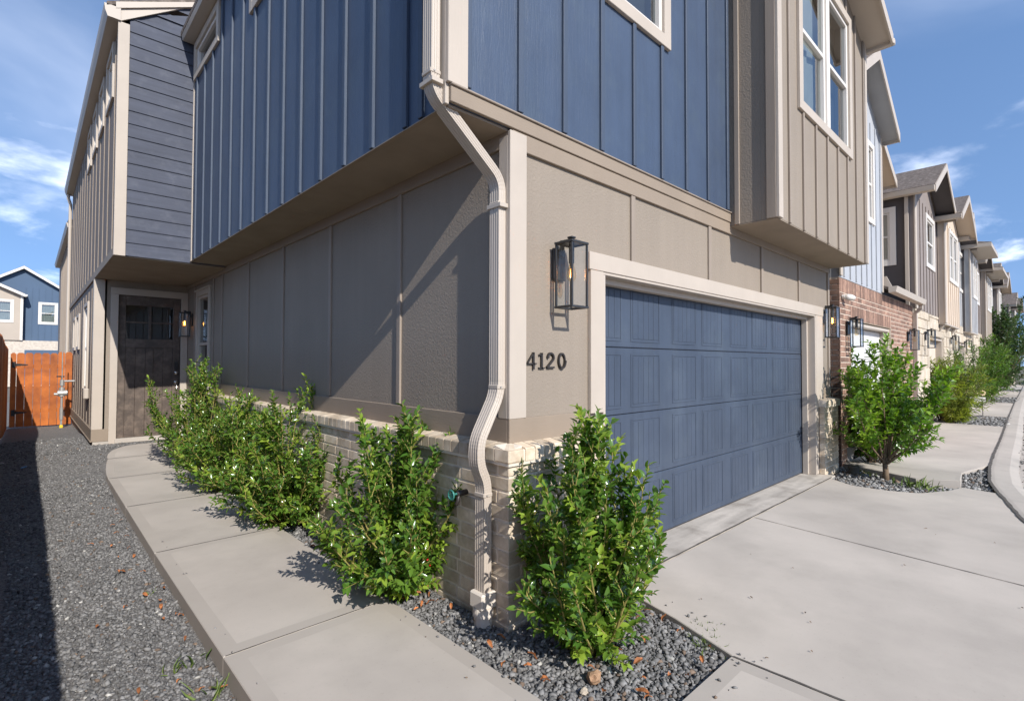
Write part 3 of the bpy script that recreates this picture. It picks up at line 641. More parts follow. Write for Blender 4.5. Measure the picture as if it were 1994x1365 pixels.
# grey bay over the garage
YB = -.45; XB0, XB1 = 2.90, 6.08; ZB = 2.77
BW = (3.555, 5.265, 4.06, 5.62)
bf = wall('bay_front_wall', 'y', YB, XB0, XB1, ZB, 6.4, 'grey_panel', H, holes=[BW])
bl = wall('bay_side_wall', 'x', XB0, YB+.141, -.0105, ZB, 6.4, 'grey_panel', H)
br = MB(); br.box(XB1-.1, XB1, YB+.141, 3, ZB, 6.0); br.build('bay_return_wall', 'grey_panel', H)
window('y', YB, *BW, bf, .1, units=2, curtain=.55)
battens('y', YB, [3.2+.398*k for k in range(-0, 8)], ZB-.004, 6.2, 'grey_batten', bf, .035, .02, skip=[(BW[0]-.1, BW[1]+.1, BW[2]-.1, BW[3]+.1)])
cu = MB(); cu.box(XB0-.024, XB0+.075, YB-.028, YB-.0015, ZB-.004, 6.4, 0, .003); cu.build('corner_board', 'cream_trim', H)
cu = MB(); cu.box(XB0-.026, XB0-.001, YB-.001, YB+.085, ZB-.004, 6.4, 0, .003); cu.build('corner_board', 'grey_batten', H)
wpiece('batten', 'x', XB0, -.115, -.07, 0, .02, ZB-.002, 6.4, 'grey_batten', bl)
cu = MB(); cu.box(XB1-.06, XB1+.02, YB-.028, YB-.0015, ZB-.004, 6.0, 0, .003); cu.build('corner_board', 'cream_trim', H)
for a, b in ((XB0+.001, 4.48), (4.484, XB1-.001)): piece('bay_soffit', a, b, YB+.001, -.024, ZB-.010, ZB-.003, 'grey_soffit', H, 0)
# roofs
rf = empty('roof', (2, 4, 5.8), parent=H)
def roofplane(nm, pts, th=.06, m='shingle', par=None):
    b = MB(); b.prism(pts, (0, 0, th)); return b.build(nm, m, par if par else rf)
RX = 4.5
roofplane('bay_roof_slope', [(2.6, -.74, 5.66), (RX, -.74, 6.34), (RX, 3, 6.34), (2.6, 3, 5.66)]); roofplane('bay_roof_slope', [(RX, -.74, 6.34), (6.14, -.74, 5.70), (6.14, 3, 5.70), (RX, 3, 6.34)])
b = MB(); b.prism([(RX, -.74, 6.30), (6.14, -.74, 5.66), (6.14, -.74, 5.69), (RX, -.74, 6.33)], (0, .3, 0)); b.build('bay_rake_soffit', 'cream_flat', rf)
b = MB(); b.prism([(RX, -.765, 6.26), (6.16, -.765, 5.61), (6.16, -.765, 5.76), (RX, -.765, 6.41)], (0, .024, 0)); b.build('bay_fascia', 'cream_flat', rf)
b = MB(); b.box(6.12, 6.2, -.78, -.45, 5.62, 5.70, 0, .01); b.build('eave_return', 'cream_flat', rf)
roofplane('main_roof_slope', [(-.62, -.4, 5.80), (2.4, -.4, 7.4), (2.4, 15.2, 7.4), (-.62, 15.2, 5.80)]); roofplane('main_roof_slope', [(2.4, -.4, 7.4), (6.2, -.4, 5.6), (6.2, 15.2, 5.6), (2.4, 15.2, 7.4)])
roofplane('wing_roof_slope', [(XW-.14, YL-.06, 5.83), (OV+.2, YL-.06, 6.425), (OV+.2, Y2+.1, 6.425), (XW-.14, Y2+.1, 5.83)], .05)
b = MB(); b.prism([(OV-.15, 5.80, 5.735), (OV-.02, 5.80, 5.735), (OV-.02, 5.80, 5.85), (OV-.17, 5.80, 5.85), (OV-.165, 5.80, 5.79)], (0, -6.1, 0)); b.build('gutter', 'cream_flat', rf)
b = MB(); b.prism([(XW-.13, YL-.06, 5.70), (XW-.0, YL-.06, 5.70), (XW, YL-.06, 5.85), (XW-.165, YL-.06, 5.85), (XW-.155, YL-.06, 5.77)], (0, Y2-YL+.1, 0)); b.build('gutter', 'cream_flat', rf)
b = MB(); b.tube([(XW-.09, Y2-.1, 5.72), (XW-.09, Y2-.1, 5.6), (XW-.045, Y2-.1, 5.45), (XW-.045, Y2-.1, .1)], .035, 8); b.build('wing_downspout', 'cream_flat', rf)
# corrugated downspout at the corner
def downspout(path, name, parent, hw=.039, hd=.027):
    pts = [Vector(path[0])]; crimp = set()
    for i in range(1, len(path)-1):
        p0, p1, p2 = Vector(path[i-1]), Vector(path[i]), Vector(path[i+1]); r = min(.075, (p1-p0).length*.45, (p2-p1).length*.45)
        a = p1+(p0-p1).normalized()*r; c = p1+(p2-p1).normalized()*r
        for k in range(13): t = k/12; crimp.add(len(pts)) if k % 2 else None; pts.append(a*(1-t)**2+p1*2*t*(1-t)+c*t*t)
    pts.append(Vector(path[-1]))
    def edge(w_, d, n):
        o = []
        for k in range(n):
            u = -w_+2*w_*k/(n-1); o.append((u, d-(.003 if (k % 3 == 1) else 0)))
        return o
    sec = [(u, v) for u, v in edge(hw, hd, 13)]+[(v2, -u2) for u2, v2 in edge(hd-.004, hw, 10)][0:]+[(-u, -v) for u, v in edge(hw, hd, 13)]+[(-v2, u2) for u2, v2 in edge(hd-.004, hw, 10)]
    mb = MB(); rings = []; up = Vector((0, 1, 0))
    for k, p in enumerate(pts):
        d = (pts[min(k+1, len(pts)-1)]-pts[max(k-1, 0)]).normalized(); sd = d.cross(up).normalized()
        s_ = .985 if k in crimp else 1
        rings.append(len(mb.v)); mb.v += [tuple(p+(up*u+sd*v)*s_) for u, v in sec]
    n_ = len(sec)
    for k in range(len(pts)-1):
        for j in range(n_): mb.f.append([rings[k]+j, rings[k]+(j+1) % n_, rings[k+1]+(j+1) % n_, rings[k+1]+j]); mb.m.append(0)
    mb.f.append([rings[0]+j for j in range(n_)]); mb.f.append([rings[-1]+j for j in range(n_)][::-1]); mb.m += [0, 0]
    return mb.build(name, 'cream_flat', parent)
DY = .055
ds = downspout([(-.52, DY, 5.9), (-.52, DY, 2.86), (-.05, DY, 2.50), (-.05, DY, 1.265), (-.20, DY, 1.0), (-.20, DY, .87), (-.15, DY, .77), (-.15, DY, .12)], 'downspout', H)
for (x, z, s_) in ((-.52, 2.95, 1), (-.05, 2.36, 1), (-.05, 1.30, 1), (-.15, .70, 1)):
    piece('joint_collar', x-.033, x+.033, DY-.042, DY+.042, z-.012, z+.012, 'cream_flat', ds, .004)
for (x, z) in ((-.52, 2.93), (-.05, 2.38)): piece('strap', x-.035, x+.035, DY-.060, DY+.06, z-.045, z-.02, 'cream_flat', ds, .002)
for (x, z) in ((-.52, 2.95), (-.05, 2.36), (-.05, 1.30), (-.15, .70)):
    b = MB(); b.tube([(x-.01, DY-.042, z), (x-.01, DY-.047, z)], .005, 8); b.build('screw', 'galvanised', ds)
piece('drain_adapter', -.203, -.097, DY-.056, DY+.056, .075, .165, 'pvc', ds, .008)
b = MB(); b.tube([(-.15, DY, -.08), (-.15, DY, .035)], .052, 24); b.tube([(-.15, DY, .03), (-.15, DY, .078)], .058, 24); b.build('drain_pipe', 'pvc', ds, smooth=False)
# house number
hn = empty('house_number', (.30, -.001, 1.405), 'dark metal house number 4120 screwed to the grey wall under the lantern', 'house number')
def stroke(mb, pts, wd, y0=-.014, y1=-.001):
    wd *= .8
    for (a, b) in zip(pts, pts[1:]):
        A, B_ = Vector(a)+Vector((.008, 0)), Vector(b)+Vector((.008, 0)); d = (B_-A).normalized(); n_ = Vector((-d.y, d.x))*wd/2; e = d*wd*.25; A2 = A-e; B2 = B_+e
        mb.prism([(A2.x+n_.x, y0, A2.y+n_.y), (B2.x+n_.x, y0, B2.y+n_.y), (B2.x-n_.x, y0, B2.y-n_.y), (A2.x-n_.x, y0, A2.y-n_.y)], (0, y1-y0, 0)); y0 -= .0003
def ell(cx, cy, rx, ry, a0, a1, n=14): return [(cx+rx*math.cos(math.radians(a0+(a1-a0)*k/n)), cy+ry*math.sin(math.radians(a0+(a1-a0)*k/n))) for k in range(n+1)]
zb = 1.402; dg = []; DXN = .008
b = MB(); stroke(b, [(.178, zb+.0), (.178, zb+.097)], .016); stroke(b, [(.176, zb+.096), (.126, zb+.034)], .010); stroke(b, [(.124, zb+.032), (.2, zb+.032)], .010); dg.append(b)
b = MB(); stroke(b, [(.25, zb+.004), (.25, zb+.095)], .017); stroke(b, [(.252, zb+.094), (.228, zb+.083)], .010); stroke(b, [(.226, zb+.005), (.274, zb+.005)], .009); dg.append(b)
b = MB(); stroke(b, [(.303, zb+.076)]+ell(.331, zb+.071, .025, .026, 170, -30, 12)+[(.298, zb+.01)], .013); stroke(b, [(.298, zb+.007), (.362, zb+.009)], .013); b.tube([(.315, -.001, zb+.073), (.315, -.015, zb+.073)], .009, 12); dg.append(b)
b = MB(); stroke(b, ell(.435, zb+.05, .030, .046, 0, 360, 26), .0125); dg.append(b)
for b in dg: b.build('digit', 'dark_hardware', hn)
# ------------------------------------------------------------------ lanterns
def lantern(lit):
    r = empty('wall_lantern', (0, 0, 0)); hw, y0, y1, h, t = .0775, -.047, -.187, .41, .013
    piece('backplate', -.055, .055, -.022, -.001, .185, .385, 'black_metal', r, .004)
    b = MB(); b.box(-.014, .014, -.05, -.022, .33, .36, 0, .003); b.box(-.014, .014, -.05, -.03, .3605, .435, 0, .003); b.box(-.0135, .0135, -.125, -.0505, .4105+.006, .434, 0, .003); b.box(-.02, .02, -.137, -.097, .4345, .447, 0, .003); b.build('arm', 'black_metal', r)
    b = MB()
    for x in (-hw, hw-t):
        for y in (y0-t, y1): b.box(x, x+t, y, y+t, .0145, h-.0145, 0, .002)
    for z in (0, h-.014):
        b.box(-hw-.003, hw+.003, y0-t, y0+.003, z, z+.014, 0, .002); b.box(-hw-.003, hw+.003, y1-.003, y1+t, z, z+.014, 0, .002)
        b.box(-hw-.003, -hw+t, y1+t+.0005, y0-t-.0005, z, z+.014, 0, .002); b.box(hw-t, hw+.003, y1+t+.0005, y0-t-.0005, z, z+.014, 0, .002)
    b.build('frame', 'black_metal', r)
    piece('top_plate', -hw+.014, hw-.014, y1+.014, y0-.014, h-.008, h-.003, 'black_metal', r, 0)
    for s in (-1, 1): wpane('glass_pane', 'x', s*(hw-.007), y1+t, y0-t, 0, .015, h-.015, 'lantern_glass', r)
    for y in (y1+.006, y0-.006): wpane('glass_pane', 'y', y, -hw+t, hw-t, 0, .015, h-.015, 'lantern_glass', r)
    yc = (y0+y1)/2
    b = MB(); b.tube([(0, yc, .28), (0, yc, h-.009)], .017, 12); b.build('socket', 'black_metal', r, smooth=False)
    b = MB(); b.tube([(0, yc, .279), (0, yc, .262), (0, yc, .235), (0, yc, .205), (0, yc, .185), (0, yc, .172), (0, yc, .166)], [.013, .016, .025, .030, .027, .017, .005], 14); bulb = b.build('bulb', 'bulb_glass', r, smooth=True)
    b = MB()
    for k in range(4):
        a = k*math.pi/2; b.tube([(.004*math.cos(a), yc+.004*math.sin(a), .262), (.009*math.cos(a), yc+.009*math.sin(a), .195)], .0016 if lit else .0008, 5)
    WLb = b.build('filament', 'filament' if lit else 'nickel', bulb)
    return r
la = lantern(True); lb = lantern(False)
LAMPS = [(la, .41, -.001, 1.775, 0, 'lit black lantern on the grey wall directly above the house number'),
 (la, 5.80, -.001, 1.785, 0, 'lit black lantern on the grey strip between blue garage door and red brick house'),
 (la, -.001, 7.93, 1.86, -math.pi/2, 'lit black lantern beside the front door and narrow side window'),
 (lb, 6.74, -.062, 1.68, 0, 'unlit black lantern on red brick left of the white garage door'),
 (lb, 11.2, -.062, 1.72, 0, 'unlit black lantern on red brick pier right of the white garage door'),
 (lb, 13.05, -.09, 1.8, 0, 'unlit black lantern on pale stone left of the tan garage door'),
 (lb, 17.2, -.09, 1.82, 0, 'unlit black lantern on pale stone right of the tan garage door'),
 (lb, 20.4, -.09, 1.8, 0, 'unlit black lantern on the pale stone house behind the feathery shrub')]
seen = set()
for pr, x, y, z, rz, lab in LAMPS:
    if pr in seen: o = copytree(pr, (x, y, z), rz)
    else: o = pr; seen.add(pr); o.location = (x, y, z); o.rotation_euler.z = rz
    tag(o, lab, 'lantern', 'wall lanterns of the terrace')
# ------------------------------------------------------------------ neighbouring houses
def gable(parent, x0, x1, ze, xr, zr, yf, yb, soffit, th=.07, fas='cream_flat', ov=.12):
    for a, za, b_, zb_ in ((x0, ze, xr, zr), (xr, zr, x1, ze)):
        m_ = MB(); m_.prism([(a, yf, za), (b_, yf, zb_), (b_, yb, zb_), (a, yb, za)], (0, 0, th)); m_.build('roof_slope', 'shingle', parent)
        m_ = MB(); m_.prism([(a, yf-.02, za-.11), (b_, yf-.02, zb_-.11), (b_, yf-.02, zb_+.055), (a, yf-.02, za+.055)], (0, .019, 0)); m_.build('rake_board', fas, parent)
        m_ = MB(); m_.prism([(a, yf+.001, za-.03), (b_, yf+.001, zb_-.03), (b_, yf+.001, zb_-.004), (a, yf+.001, za-.004)], (0, ov, 0)); m_.build('soffit', soffit, parent)
    for x in (x0, x1):
        sgn = -1 if x == x0 else 1
        m_ = MB(); m_.prism([(x, yf+.0, ze-.09), (x+sgn*.09, yf, ze-.07), (x+sgn*.11, yf, ze+.03), (x, yf, ze+.03)], (0, yb-yf, 0)); m_.build('gutter', fas, parent)
def gwall(name, y, x0, x1, z0, ze, xr, zr, m, parent, holes=(), t=.12):
    o = wall(name, 'y', y, x0, x1, z0, ze, m, parent, holes, t)
    b = MB(); b.prism([(x0, y, ze), (x1, y, ze), (xr, y, zr)], (0, t, 0)); b.build('gable_wall', m, parent); return o
def brickwork(parent, face, B, rects, CH, BL, m, limit, name='brick', proud=.005, dist=None):
    P_ = []
    for (u0, u1, z0, z1) in rects:
        r = 0; CH_ = (z1-z0)/round((z1-z0)/CH); z = z0; row = int(round(z0/CH))
        while z < z1-CH*.6:
            row += 1; u = u0-(BL/2 if row % 2 else 0)
            while u < u1:
                a, b = max(u, u0), min(u+BL-.01, u1)
                if b-a > .03: P_.append((a, b, z, z+CH_-.011))
                u += BL
            z += CH_
    P_.sort(key=lambda q: -q[2]); far = MB()
    for i, q in enumerate(P_):
        if i < limit: wpiece(name, face, B, q[0], q[1], -.02, proud, q[2], q[3], m, parent, .003)
        else: wbox(far, face, B, q[0], q[1], -.02, proud, q[2], q[3])
    if far.v: tag(far.build('brick_courses', m, parent), kind='stuff')
def gdoor(parent, x0, x1, zt, y, m, m_trim='cream_flat'):
    g = empty('garage_door', ((x0+x1)/2, y, 0), parent=parent); n_ = 4; h = (zt-.01)/n_
    for k in range(n_): piece('section', x0+.04, x1-.04, y+.12, y+.16, .005+k*h, .005+(k+1)*h-.006, m, g, .006)
    for a, b in ((x0, x0+.05), (x1-.05, x1)): piece('jamb', a, b, y-.02, y+.13, 0, zt, m_trim, g)
    piece('header', x0, x1, y-.022, y+.13, zt, zt+.05, m_trim, g); return g
h2 = empty('townhouse', (9.1, 4, 0), 'townhouse with red brick ground floor, white garage door and pale blue upstairs', 'house', 'townhouses along the street')
G2 = (6.97, 9.72, 0, 2.10); yF = -.05
b2 = wall('brick_front_wall', 'y', yF, 6.38, 11.86, -.1, 2.68, 'mortar_grey', h2, holes=[G2], t=.25)
l2 = wall('brick_side_wall', 'x', 6.38, yF+.251, 9, -.1, 2.68, 'mortar_grey', h2)
brickwork(b2, 'y', yF, [(6.38, 6.965, -.02, 2.476), (9.725, 11.86, -.02, 2.476), (6.975, 9.715, 2.32, 2.476)], .078, .215, 'brick_red', 270)
for k in range(int(5.47/.0755)): wpiece('soldier_brick', 'y', yF, 6.38+k*.0755, 6.38+k*.0755+.0655, -.02, .006, 2.475, 2.672, 'brick_red', b2, .003)
for k in range(int(2.74/.0755)): wpiece('soldier_brick', 'y', yF, 6.975+k*.0755, 6.975+k*.0755+.0655, -.02, .006, 2.105, 2.31, 'brick_red', b2, .003)
brickwork(l2, 'x', 6.38, [(yF-.01, 1.2, 0, 2.66)], .078, .215, 'brick_red', 60)
gdoor(h2, *G2[:2], 2.03, yF+.05, 'garage_white')
W2 = (8.03, 8.34, 3.87, 5.06)
u2 = gwall('upper_wall', yF-.01, 6.38, 9.0, 2.68, 5.5, 7.69, 6.33, 'h2_blue', h2, [W2]); window('y', yF-.01, *W2, u2, .09, trim='white_vinyl', curtain=.4)
battens('y', yF-.01, [6.6+.33*k for k in range(8)], 2.70, 5.5, 'h2_blue', u2, .035, .018, skip=[(7.94, 8.43, 3.78, 5.15)])
piece('corner_board', 6.36, 6.47, yF-.035, yF-.011, 2.70, 5.5, 'cream_trim', u2); piece('corner_board', 8.93, 9.02, yF-.035, yF-.011, 2.70, 5.45, 'cream_trim', u2)
m_ = MB(); m_.box(8.9, 9.0, yF+.115, 4, 2.68, 5.5); m_.box(6.38, 6.48, yF+.115, 9, 2.69, 5.5); m_.build('upper_side_wall', 'h2_blue', h2)
gable(h2, 6.2, 9.14, 5.46, 7.67, 6.35, -.31, 7, 'lap_grey', ov=.26)
sb = wall('set_back_wall', 'y', .6, 9.0, 11.9, 2.72, 5.4, 'far_tan', h2); gable(h2, 9.1, 11.78, 5.4, 10.42, 6.05, .19, 7, 'h4_cream', ov=.4)
m_ = MB(); m_.prism([(8.99, -.16, 2.74), (11.9, -.16, 2.74), (11.9, .6, 3.1), (8.99, .6, 3.1)], (0, 0, .05)); m_.build('porch_roof', 'shingle', h2)
m_ = MB(); m_.prism([(8.98, -.155, 2.69), (8.98, -.26, 2.70), (8.98, -.285, 2.80), (8.98, -.155, 2.80)], (2.95, 0, 0)); m_.build('gutter', 'cream_flat', h2)
m_ = MB(); m_.prism([(9.03, -.2, 2.80), (9.03, -.06, 2.80), (9.03, -.02, 2.98), (9.03, -.12, 2.99)], (.03, 0, 0)); m_.build('kickout_flashing', 'cream_flat', h2)
m_ = MB(); m_.tube([(11.8, -.2, 2.72), (11.8, -.2, 2.62), (11.82, -.1, 2.52), (11.82, -.1, .02)], .05, 4); m_.build('downspout', 'cream_flat', h2)
# limestone pieces in random ashlar
def ashlar(parent, B, rects, m, rnd, limit=300):
    P_ = []
    for (u0, u1, z0, z1) in rects:
        z = z0
        while z < z1-.05:
            h = min(rnd.choice((.12, .17, .22, .28)), z1-z); h = z1-z if z1-z-h < .08 else h; u = u0
            while u < u1-.02:
                L_ = rnd.uniform(.18, .55); L_ = u1-u if u1-u-L_ < .15 else L_; P_.append((u, u+L_-.012, z, z+h-.012)); u += L_
            z += h
    P_.sort(key=lambda q: -q[2]); far = MB()
    for i, q in enumerate(P_):
        if i < limit: wpiece('stone', 'y', B, q[0], q[1], -.02, .014+rnd.random()*.02, q[2], q[3], m, parent, .01)
        else: wbox(far, 'y', B, q[0], q[1], -.02, .02, q[2], q[3])
    if far.v: tag(far.build('stone_courses', m, parent), kind='stuff')
def row_house(x0, x1, xm, label, seed, left='h3_grey', side='charcoal', bay='h4_cream', gd='garage_tan', g=None, detail=True, hip=False, yb=-.2, zb=2.5, corbels=False):
    rnd = random.Random(seed); h = empty('townhouse', ((x0+x1)/2, 4, 0), label, 'house', 'townhouses along the street')
    g = g or (x0+1.5, x0+3.9); ZF = 2.66
    f_ = wall('stone_front_wall', 'y', -.05, x0, x1, -.1, ZF, 'mortar_light', h, holes=[(*g, 0, 2.12)], t=.2)
    ashlar(f_, -.05, [(x0, g[0]-.01, 0, ZF), (g[1]+.01, x1, 0, ZF), (g[0]-.01, g[1]+.01, 2.13, ZF)], 'limestone', rnd, 300 if detail else 70)
    gdoor(h, *g, 2.05, .0, gd)
    wl = (x0+1.5, x0+2.5, 3.86, 4.95) if detail else (x0+1.2, x0+2.0, 3.86, 4.95)
    xr = (x0+xm)/2; a = gwall('upper_wall', -.06, x0, xm, ZF, 5.2, xr, 6.05, left, h, [wl]); window('y', -.06, *wl, a, .1, trim='white_vinyl', curtain=.5)
    battens('y', -.06, [x0+.25+.41*k for k in range(int((xm-x0)/.41))], ZF, 5.2, left, a, .04, .02, skip=[(wl[0]-.1, wl[1]+.1, wl[2]-.1, wl[3]+.1)])
    sh = (.38, 1.0, 3.77, 4.85)
    s_ = wall('side_wall', 'x', x0, .061, 9, -.1, 5.2, side, h, [sh] if detail else []); 
    if detail: window('x', x0, *sh, s_, .12, trim='white_vinyl', curtain=True)
    if detail: battens('x', x0, [.1, .18+1.5], 2.7, 5.1, side, s_, .05, .02)
    piece('corner_board', x0-.02, x0+.16, -.09, -.061, ZF, 5.2, 'cream_trim', a)
    m_ = MB(); m_.tube([(x0-.06, .06, 5.15), (x0-.06, .06, .05)], .045, 4); m_.build('downspout', 'cream_flat', h)
    bw = (xm+1.0, min(xm+2.5, x1-.3), 3.78, 5.02); xb = x1
    b_ = gwall('bay_wall', yb, xm, xb, zb, 5.2, (xm+xb)/2, 5.2 if hip else 6.0, bay, h, [bw]); window('y', yb, *bw, b_, .1, trim='white_vinyl', units=2, curtain=.5)
    battens('y', yb, [xm+.3+.41*k for k in range(int((xb-xm)/.41))], zb, 5.2, bay, b_, .035, .018, skip=[(bw[0]-.1, bw[1]+.1, bw[2]-.1, bw[3]+.1)])
    wall('bay_side_wall', 'x', xm, yb+.121, -.061, zb, 5.2, side, h, t=.1); wall('bay_side_wall', 'x', xb, yb+.121, .5, zb, 5.2, side, h, t=.1)
    piece('corner_board', xm-.02, xm+.2, yb-.03, yb-.001, zb, 5.2, 'cream_trim', b_); piece('bay_soffit', xm, xb, yb, .0, zb-.03, zb-.001, 'cream_flat', h, 0)
    if corbels:
        for x in (xm+.15, xm+1.3, xm+2.4):
            m_ = MB(); m_.prism([(x, yb+.02, zb-.03), (x, -.08, zb-.03), (x, -.08, zb-.2)], (.1, 0, 0)); m_.build('corbel', 'cream_flat', h)
    gable(h, x0-.17, xm+.1, 5.2, xr, 6.1, -.45, 7, 'charcoal', ov=.36)
    if hip:
        m_ = MB(); m_.prism([(xm-.1, yb-.55, 5.2), (xb+.3, yb-.55, 5.2), (xb+.3, 3, 5.2), (xm-.1, 3, 5.2)], (0, 0, .12)); m_.build('eave_box', 'cream_flat', h)
        m_ = MB(); A = [(xm-.1, yb-.55, 5.33), (xb+.3, yb-.55, 5.33), (xb+.3, 4, 5.33), (xm-.1, 4, 5.33)]; T = ((xm+xb)/2, 2, 6.1)
        for k in range(4): m_.poly([A[k], A[(k+1) % 4], T])
        m_.poly(A); m_.build('hip_roof', 'shingle', h)
    else: gable(h, xm-.14, xb+.16, 5.2, (xm+xb)/2, 6.0, yb-.38, 7, 'h4_cream', ov=.37)
    m_ = MB(); m_.box(x0+.15, x1-.15, 1, 9, -.1, 5.15); m_.build('core', 'far_tan', h)
    return h
row_house(12.1, 18.2, 15.2, 'townhouse with pale limestone ground floor, charcoal side wall and cream bay on corbels', 3, g=(13.85, 16.2), corbels=True)
row_house(18.45, 22.7, 20.3, 'townhouse with pale grey upstairs and broad flat eaves beyond the limestone house', 4, left='lap_grey', bay='lap_grey', gd='garage_white', g=(19.3, 21.2), detail=False, hip=True, yb=-.25)
row_house(23.5, 29.2, 26.3, 'grey and tan townhouse behind the bright green shrub', 5, bay='far_tan', gd='garage_white', detail=False, hip=True)
row_house(29.6, 35.4, 32.4, 'grey townhouse with white trim behind the dark green myrtle', 6, left='lap_grey', bay='h3_grey', gd='garage_white', detail=False)
row_house(44, 50, 47, 'brown-roofed grey townhouse at the far end of the street', 8, left='h3_grey', bay='lap_grey', gd='garage_white', detail=False)
# far blue gable house beyond the gate
YF = 41.3
hf = empty('far_house', (-2.5, YF+3, 0), 'far house with blue gable and white windows beyond the wooden gate', 'house')
fw1, fw2 = (-1.50, -.82, 3.86, 5.0), (-3.5, -2.82, 3.86, 5.0)
a = gwall('blue_wall', YF, -4.1, -.48, 2.70, 5.98, -2.30, 7.2, 'far_blue', hf, [fw1]); window('y', YF, *fw1, a, .12, trim='white_vinyl', curtain=True)
battens('y', YF, [-2.2+.3*k for k in range(6)], 2.72, 5.98, 'far_blue', a, .03, .02, skip=[(-1.62, -.7, 3.74, 5.12)])
c = gwall('tan_wall', YF-.6, -4.7, -2.32, 2.70, 5.46, -4.0, 6.3, 'far_tan', hf, [fw2]); window('y', YF-.6, *fw2, c, .12, trim='white_vinyl', curtain=True)
piece('corner_board', -2.42, -2.30, YF-.63, YF-.601, 2.7, 5.46, 'white_vinyl', c)
gable(hf, -4.2, -.40, 5.94, -2.30, 7.2, YF-.3, YF+6, 'white_vinyl', ov=.28, fas='white_vinyl'); gable(hf, -5.8, -2.22, 5.42, -4.0, 6.3, YF-.9, YF+1, 'white_vinyl', ov=.28, fas='white_vinyl')
m_ = MB(); m_.box(-4.7, -.5, YF-.5, YF+6, -.1, 2.69); m_.build('brick_base', 'far_brick', hf); m_ = MB(); m_.box(-2.2, -.6, YF-.53, YF-.501, 0, 2.12); m_.build('garage_door', 'far_blue', hf)
# next house behind the wing
hb = empty('rear_house', (1.5, 19, 0), 'grey rear house glimpsed past the gate beside the tall grey wing', 'house')
rw = wall('wall', 'x', -1.21, 15.9, 24, -.1, 5.05, 'h3_grey', hb); battens('x', -1.21, [16.4+.5*k for k in range(12)], .2, 5.0, 'grey_batten', rw, .06, .025)
m_ = MB(); m_.box(-1.2, 5, 15.9, 16.0, -.1, 5.05); m_.build('end_wall', 'h3_grey', hb); piece('corner_board', -1.235, -1.211, 15.88, 16.0, 0, 5.05, 'cream_trim', hb)
m_ = MB(); m_.prism([(-1.21, 15.8, 5.0), (-1.33, 15.8, 5.0), (-1.36, 15.8, 5.12), (-1.21, 15.8, 5.12)], (0, 8.2, 0)); m_.build('gutter', 'cream_flat', hb); m_ = MB(); m_.prism([(-1.33, 15.75, 5.13), (2, 15.75, 6.3), (2, 24, 6.3), (-1.33, 24, 5.13)], (0, 0, .05)); m_.build('roof', 'shingle', hb)
# ------------------------------------------------------------------ fence, gate, meter
fe = empty('side_fence', (-2.36, 7, 0), 'orange stained wooden picket fence along the gravel side yard', 'fence')
XF = -2.345; y = -3.4; rnd = random.Random(5); pk = {}
def picket(w_, h):
    k = (w_, h)
    if k not in pk:
        b = MB(); b.prism([(0, 0, 0), (w_, 0, 0), (w_, 0, h-.035), (w_-.03, 0, h), (.03, 0, h), (0, 0, h-.035)], (0, .018, 0)); o = b.build('picket', 'cedar', None, origin=(0, 0, 0)); pk[k] = o.data; bpy.data.objects.remove(o)
    return pk[k]
while y < 13.4:
    o = link('picket', picket(.138, 1.72), (XF+rnd.uniform(-.003, .003), y, zgrav(0, y)+.02-.0*y), fe); o.rotation_euler.z = math.pi/2; y += .1445
for z in (.35, 1.3): piece('rail', XF-.062, XF-.022, -3.4, 13.5, z, z+.085, 'cedar', fe)
for yp in (-3.3, -1.1, 1.2, 3.6, 6, 8.4, 10.8, 13.3): piece('post', XF-.16, XF-.07, yp, yp+.09, -.1, 1.75, 'cedar', fe)
YG = 13.6
gt = empty('yard_gate', (-1.8, YG, 0), 'orange wooden gate with black strap hinges between fence and grey house', 'gate')
ed_ = [-2.31, -2.21, -2.075, -1.935, -1.80, -1.66, -1.525, -1.40, -1.27]
for a, b_ in zip(ed_, ed_[1:]): link('board', picket(round(b_-a-.007, 3), 1.64 if b_ < -1.42 else 1.67), (a, YG, zgrav(0, YG)+.03), gt)
for z in (.28, 1.28): piece('rail', -2.28, -1.40, YG+.02, YG+.06, z, z+.085, 'cedar', gt)
for z in (.30, 1.36):
    m_ = MB(); m_.prism([(-2.285, YG-.006, z-.065), (-2.235, YG-.006, z-.065), (-2.235, YG-.006, z-.03), (-2.03, YG-.006, z-.009), (-2.03, YG-.006, z+.009), (-2.235, YG-.006, z+.03), (-2.235, YG-.006, z+.065), (-2.285, YG-.006, z+.065)], (0, .005, 0)); m_.tube([(-2.235, YG-.009, z-.07), (-2.235, YG-.009, z+.07)], .009, 8); m_.build('strap_hinge', 'black_metal', gt)
m_ = MB(); m_.box(-1.55, -1.41, YG-.012, YG-.001, 1.08, 1.105, 0, .003); m_.box(-1.47, -1.445, YG-.03, YG-.0005, .97, 1.075, 0, .003); m_.build('latch', 'black_metal', gt)
gm = empty('gas_meter', (-1.47, 12.9, 0), 'grey gas meter riser with regulator and yellow tag in front of the gate', 'gas meter')
X, Y = -1.475, 12.9
m_ = MB(); m_.tube([(X, Y, -.1), (X, Y, .95), (X+.03, Y, 1.0), (XW-.001, Y, 1.0)], .022, 10); m_.tube([(X, Y, .98), (X, Y, 1.66)], .010, 8); m_.tube([(X, Y, .15), (X, Y, .42)], .034, 10); m_.build('pipe', 'galvanised', gm)
m_ = MB(); m_.tube([(X-.07, Y, .74), (X+.09, Y, .74)], .065, 14); m_.tube([(X, Y, .66), (X, Y, .86)], .05, 14); m_.tube([(X-.13, Y, .72), (X-.07, Y, .72)], .03, 10); m_.build('regulator', 'galvanised', gm); m_ = MB(); m_.tube([(X, Y, .9), (X, Y, 1.03)], .04, 12); m_.build('fitting', 'galvanised', gm)
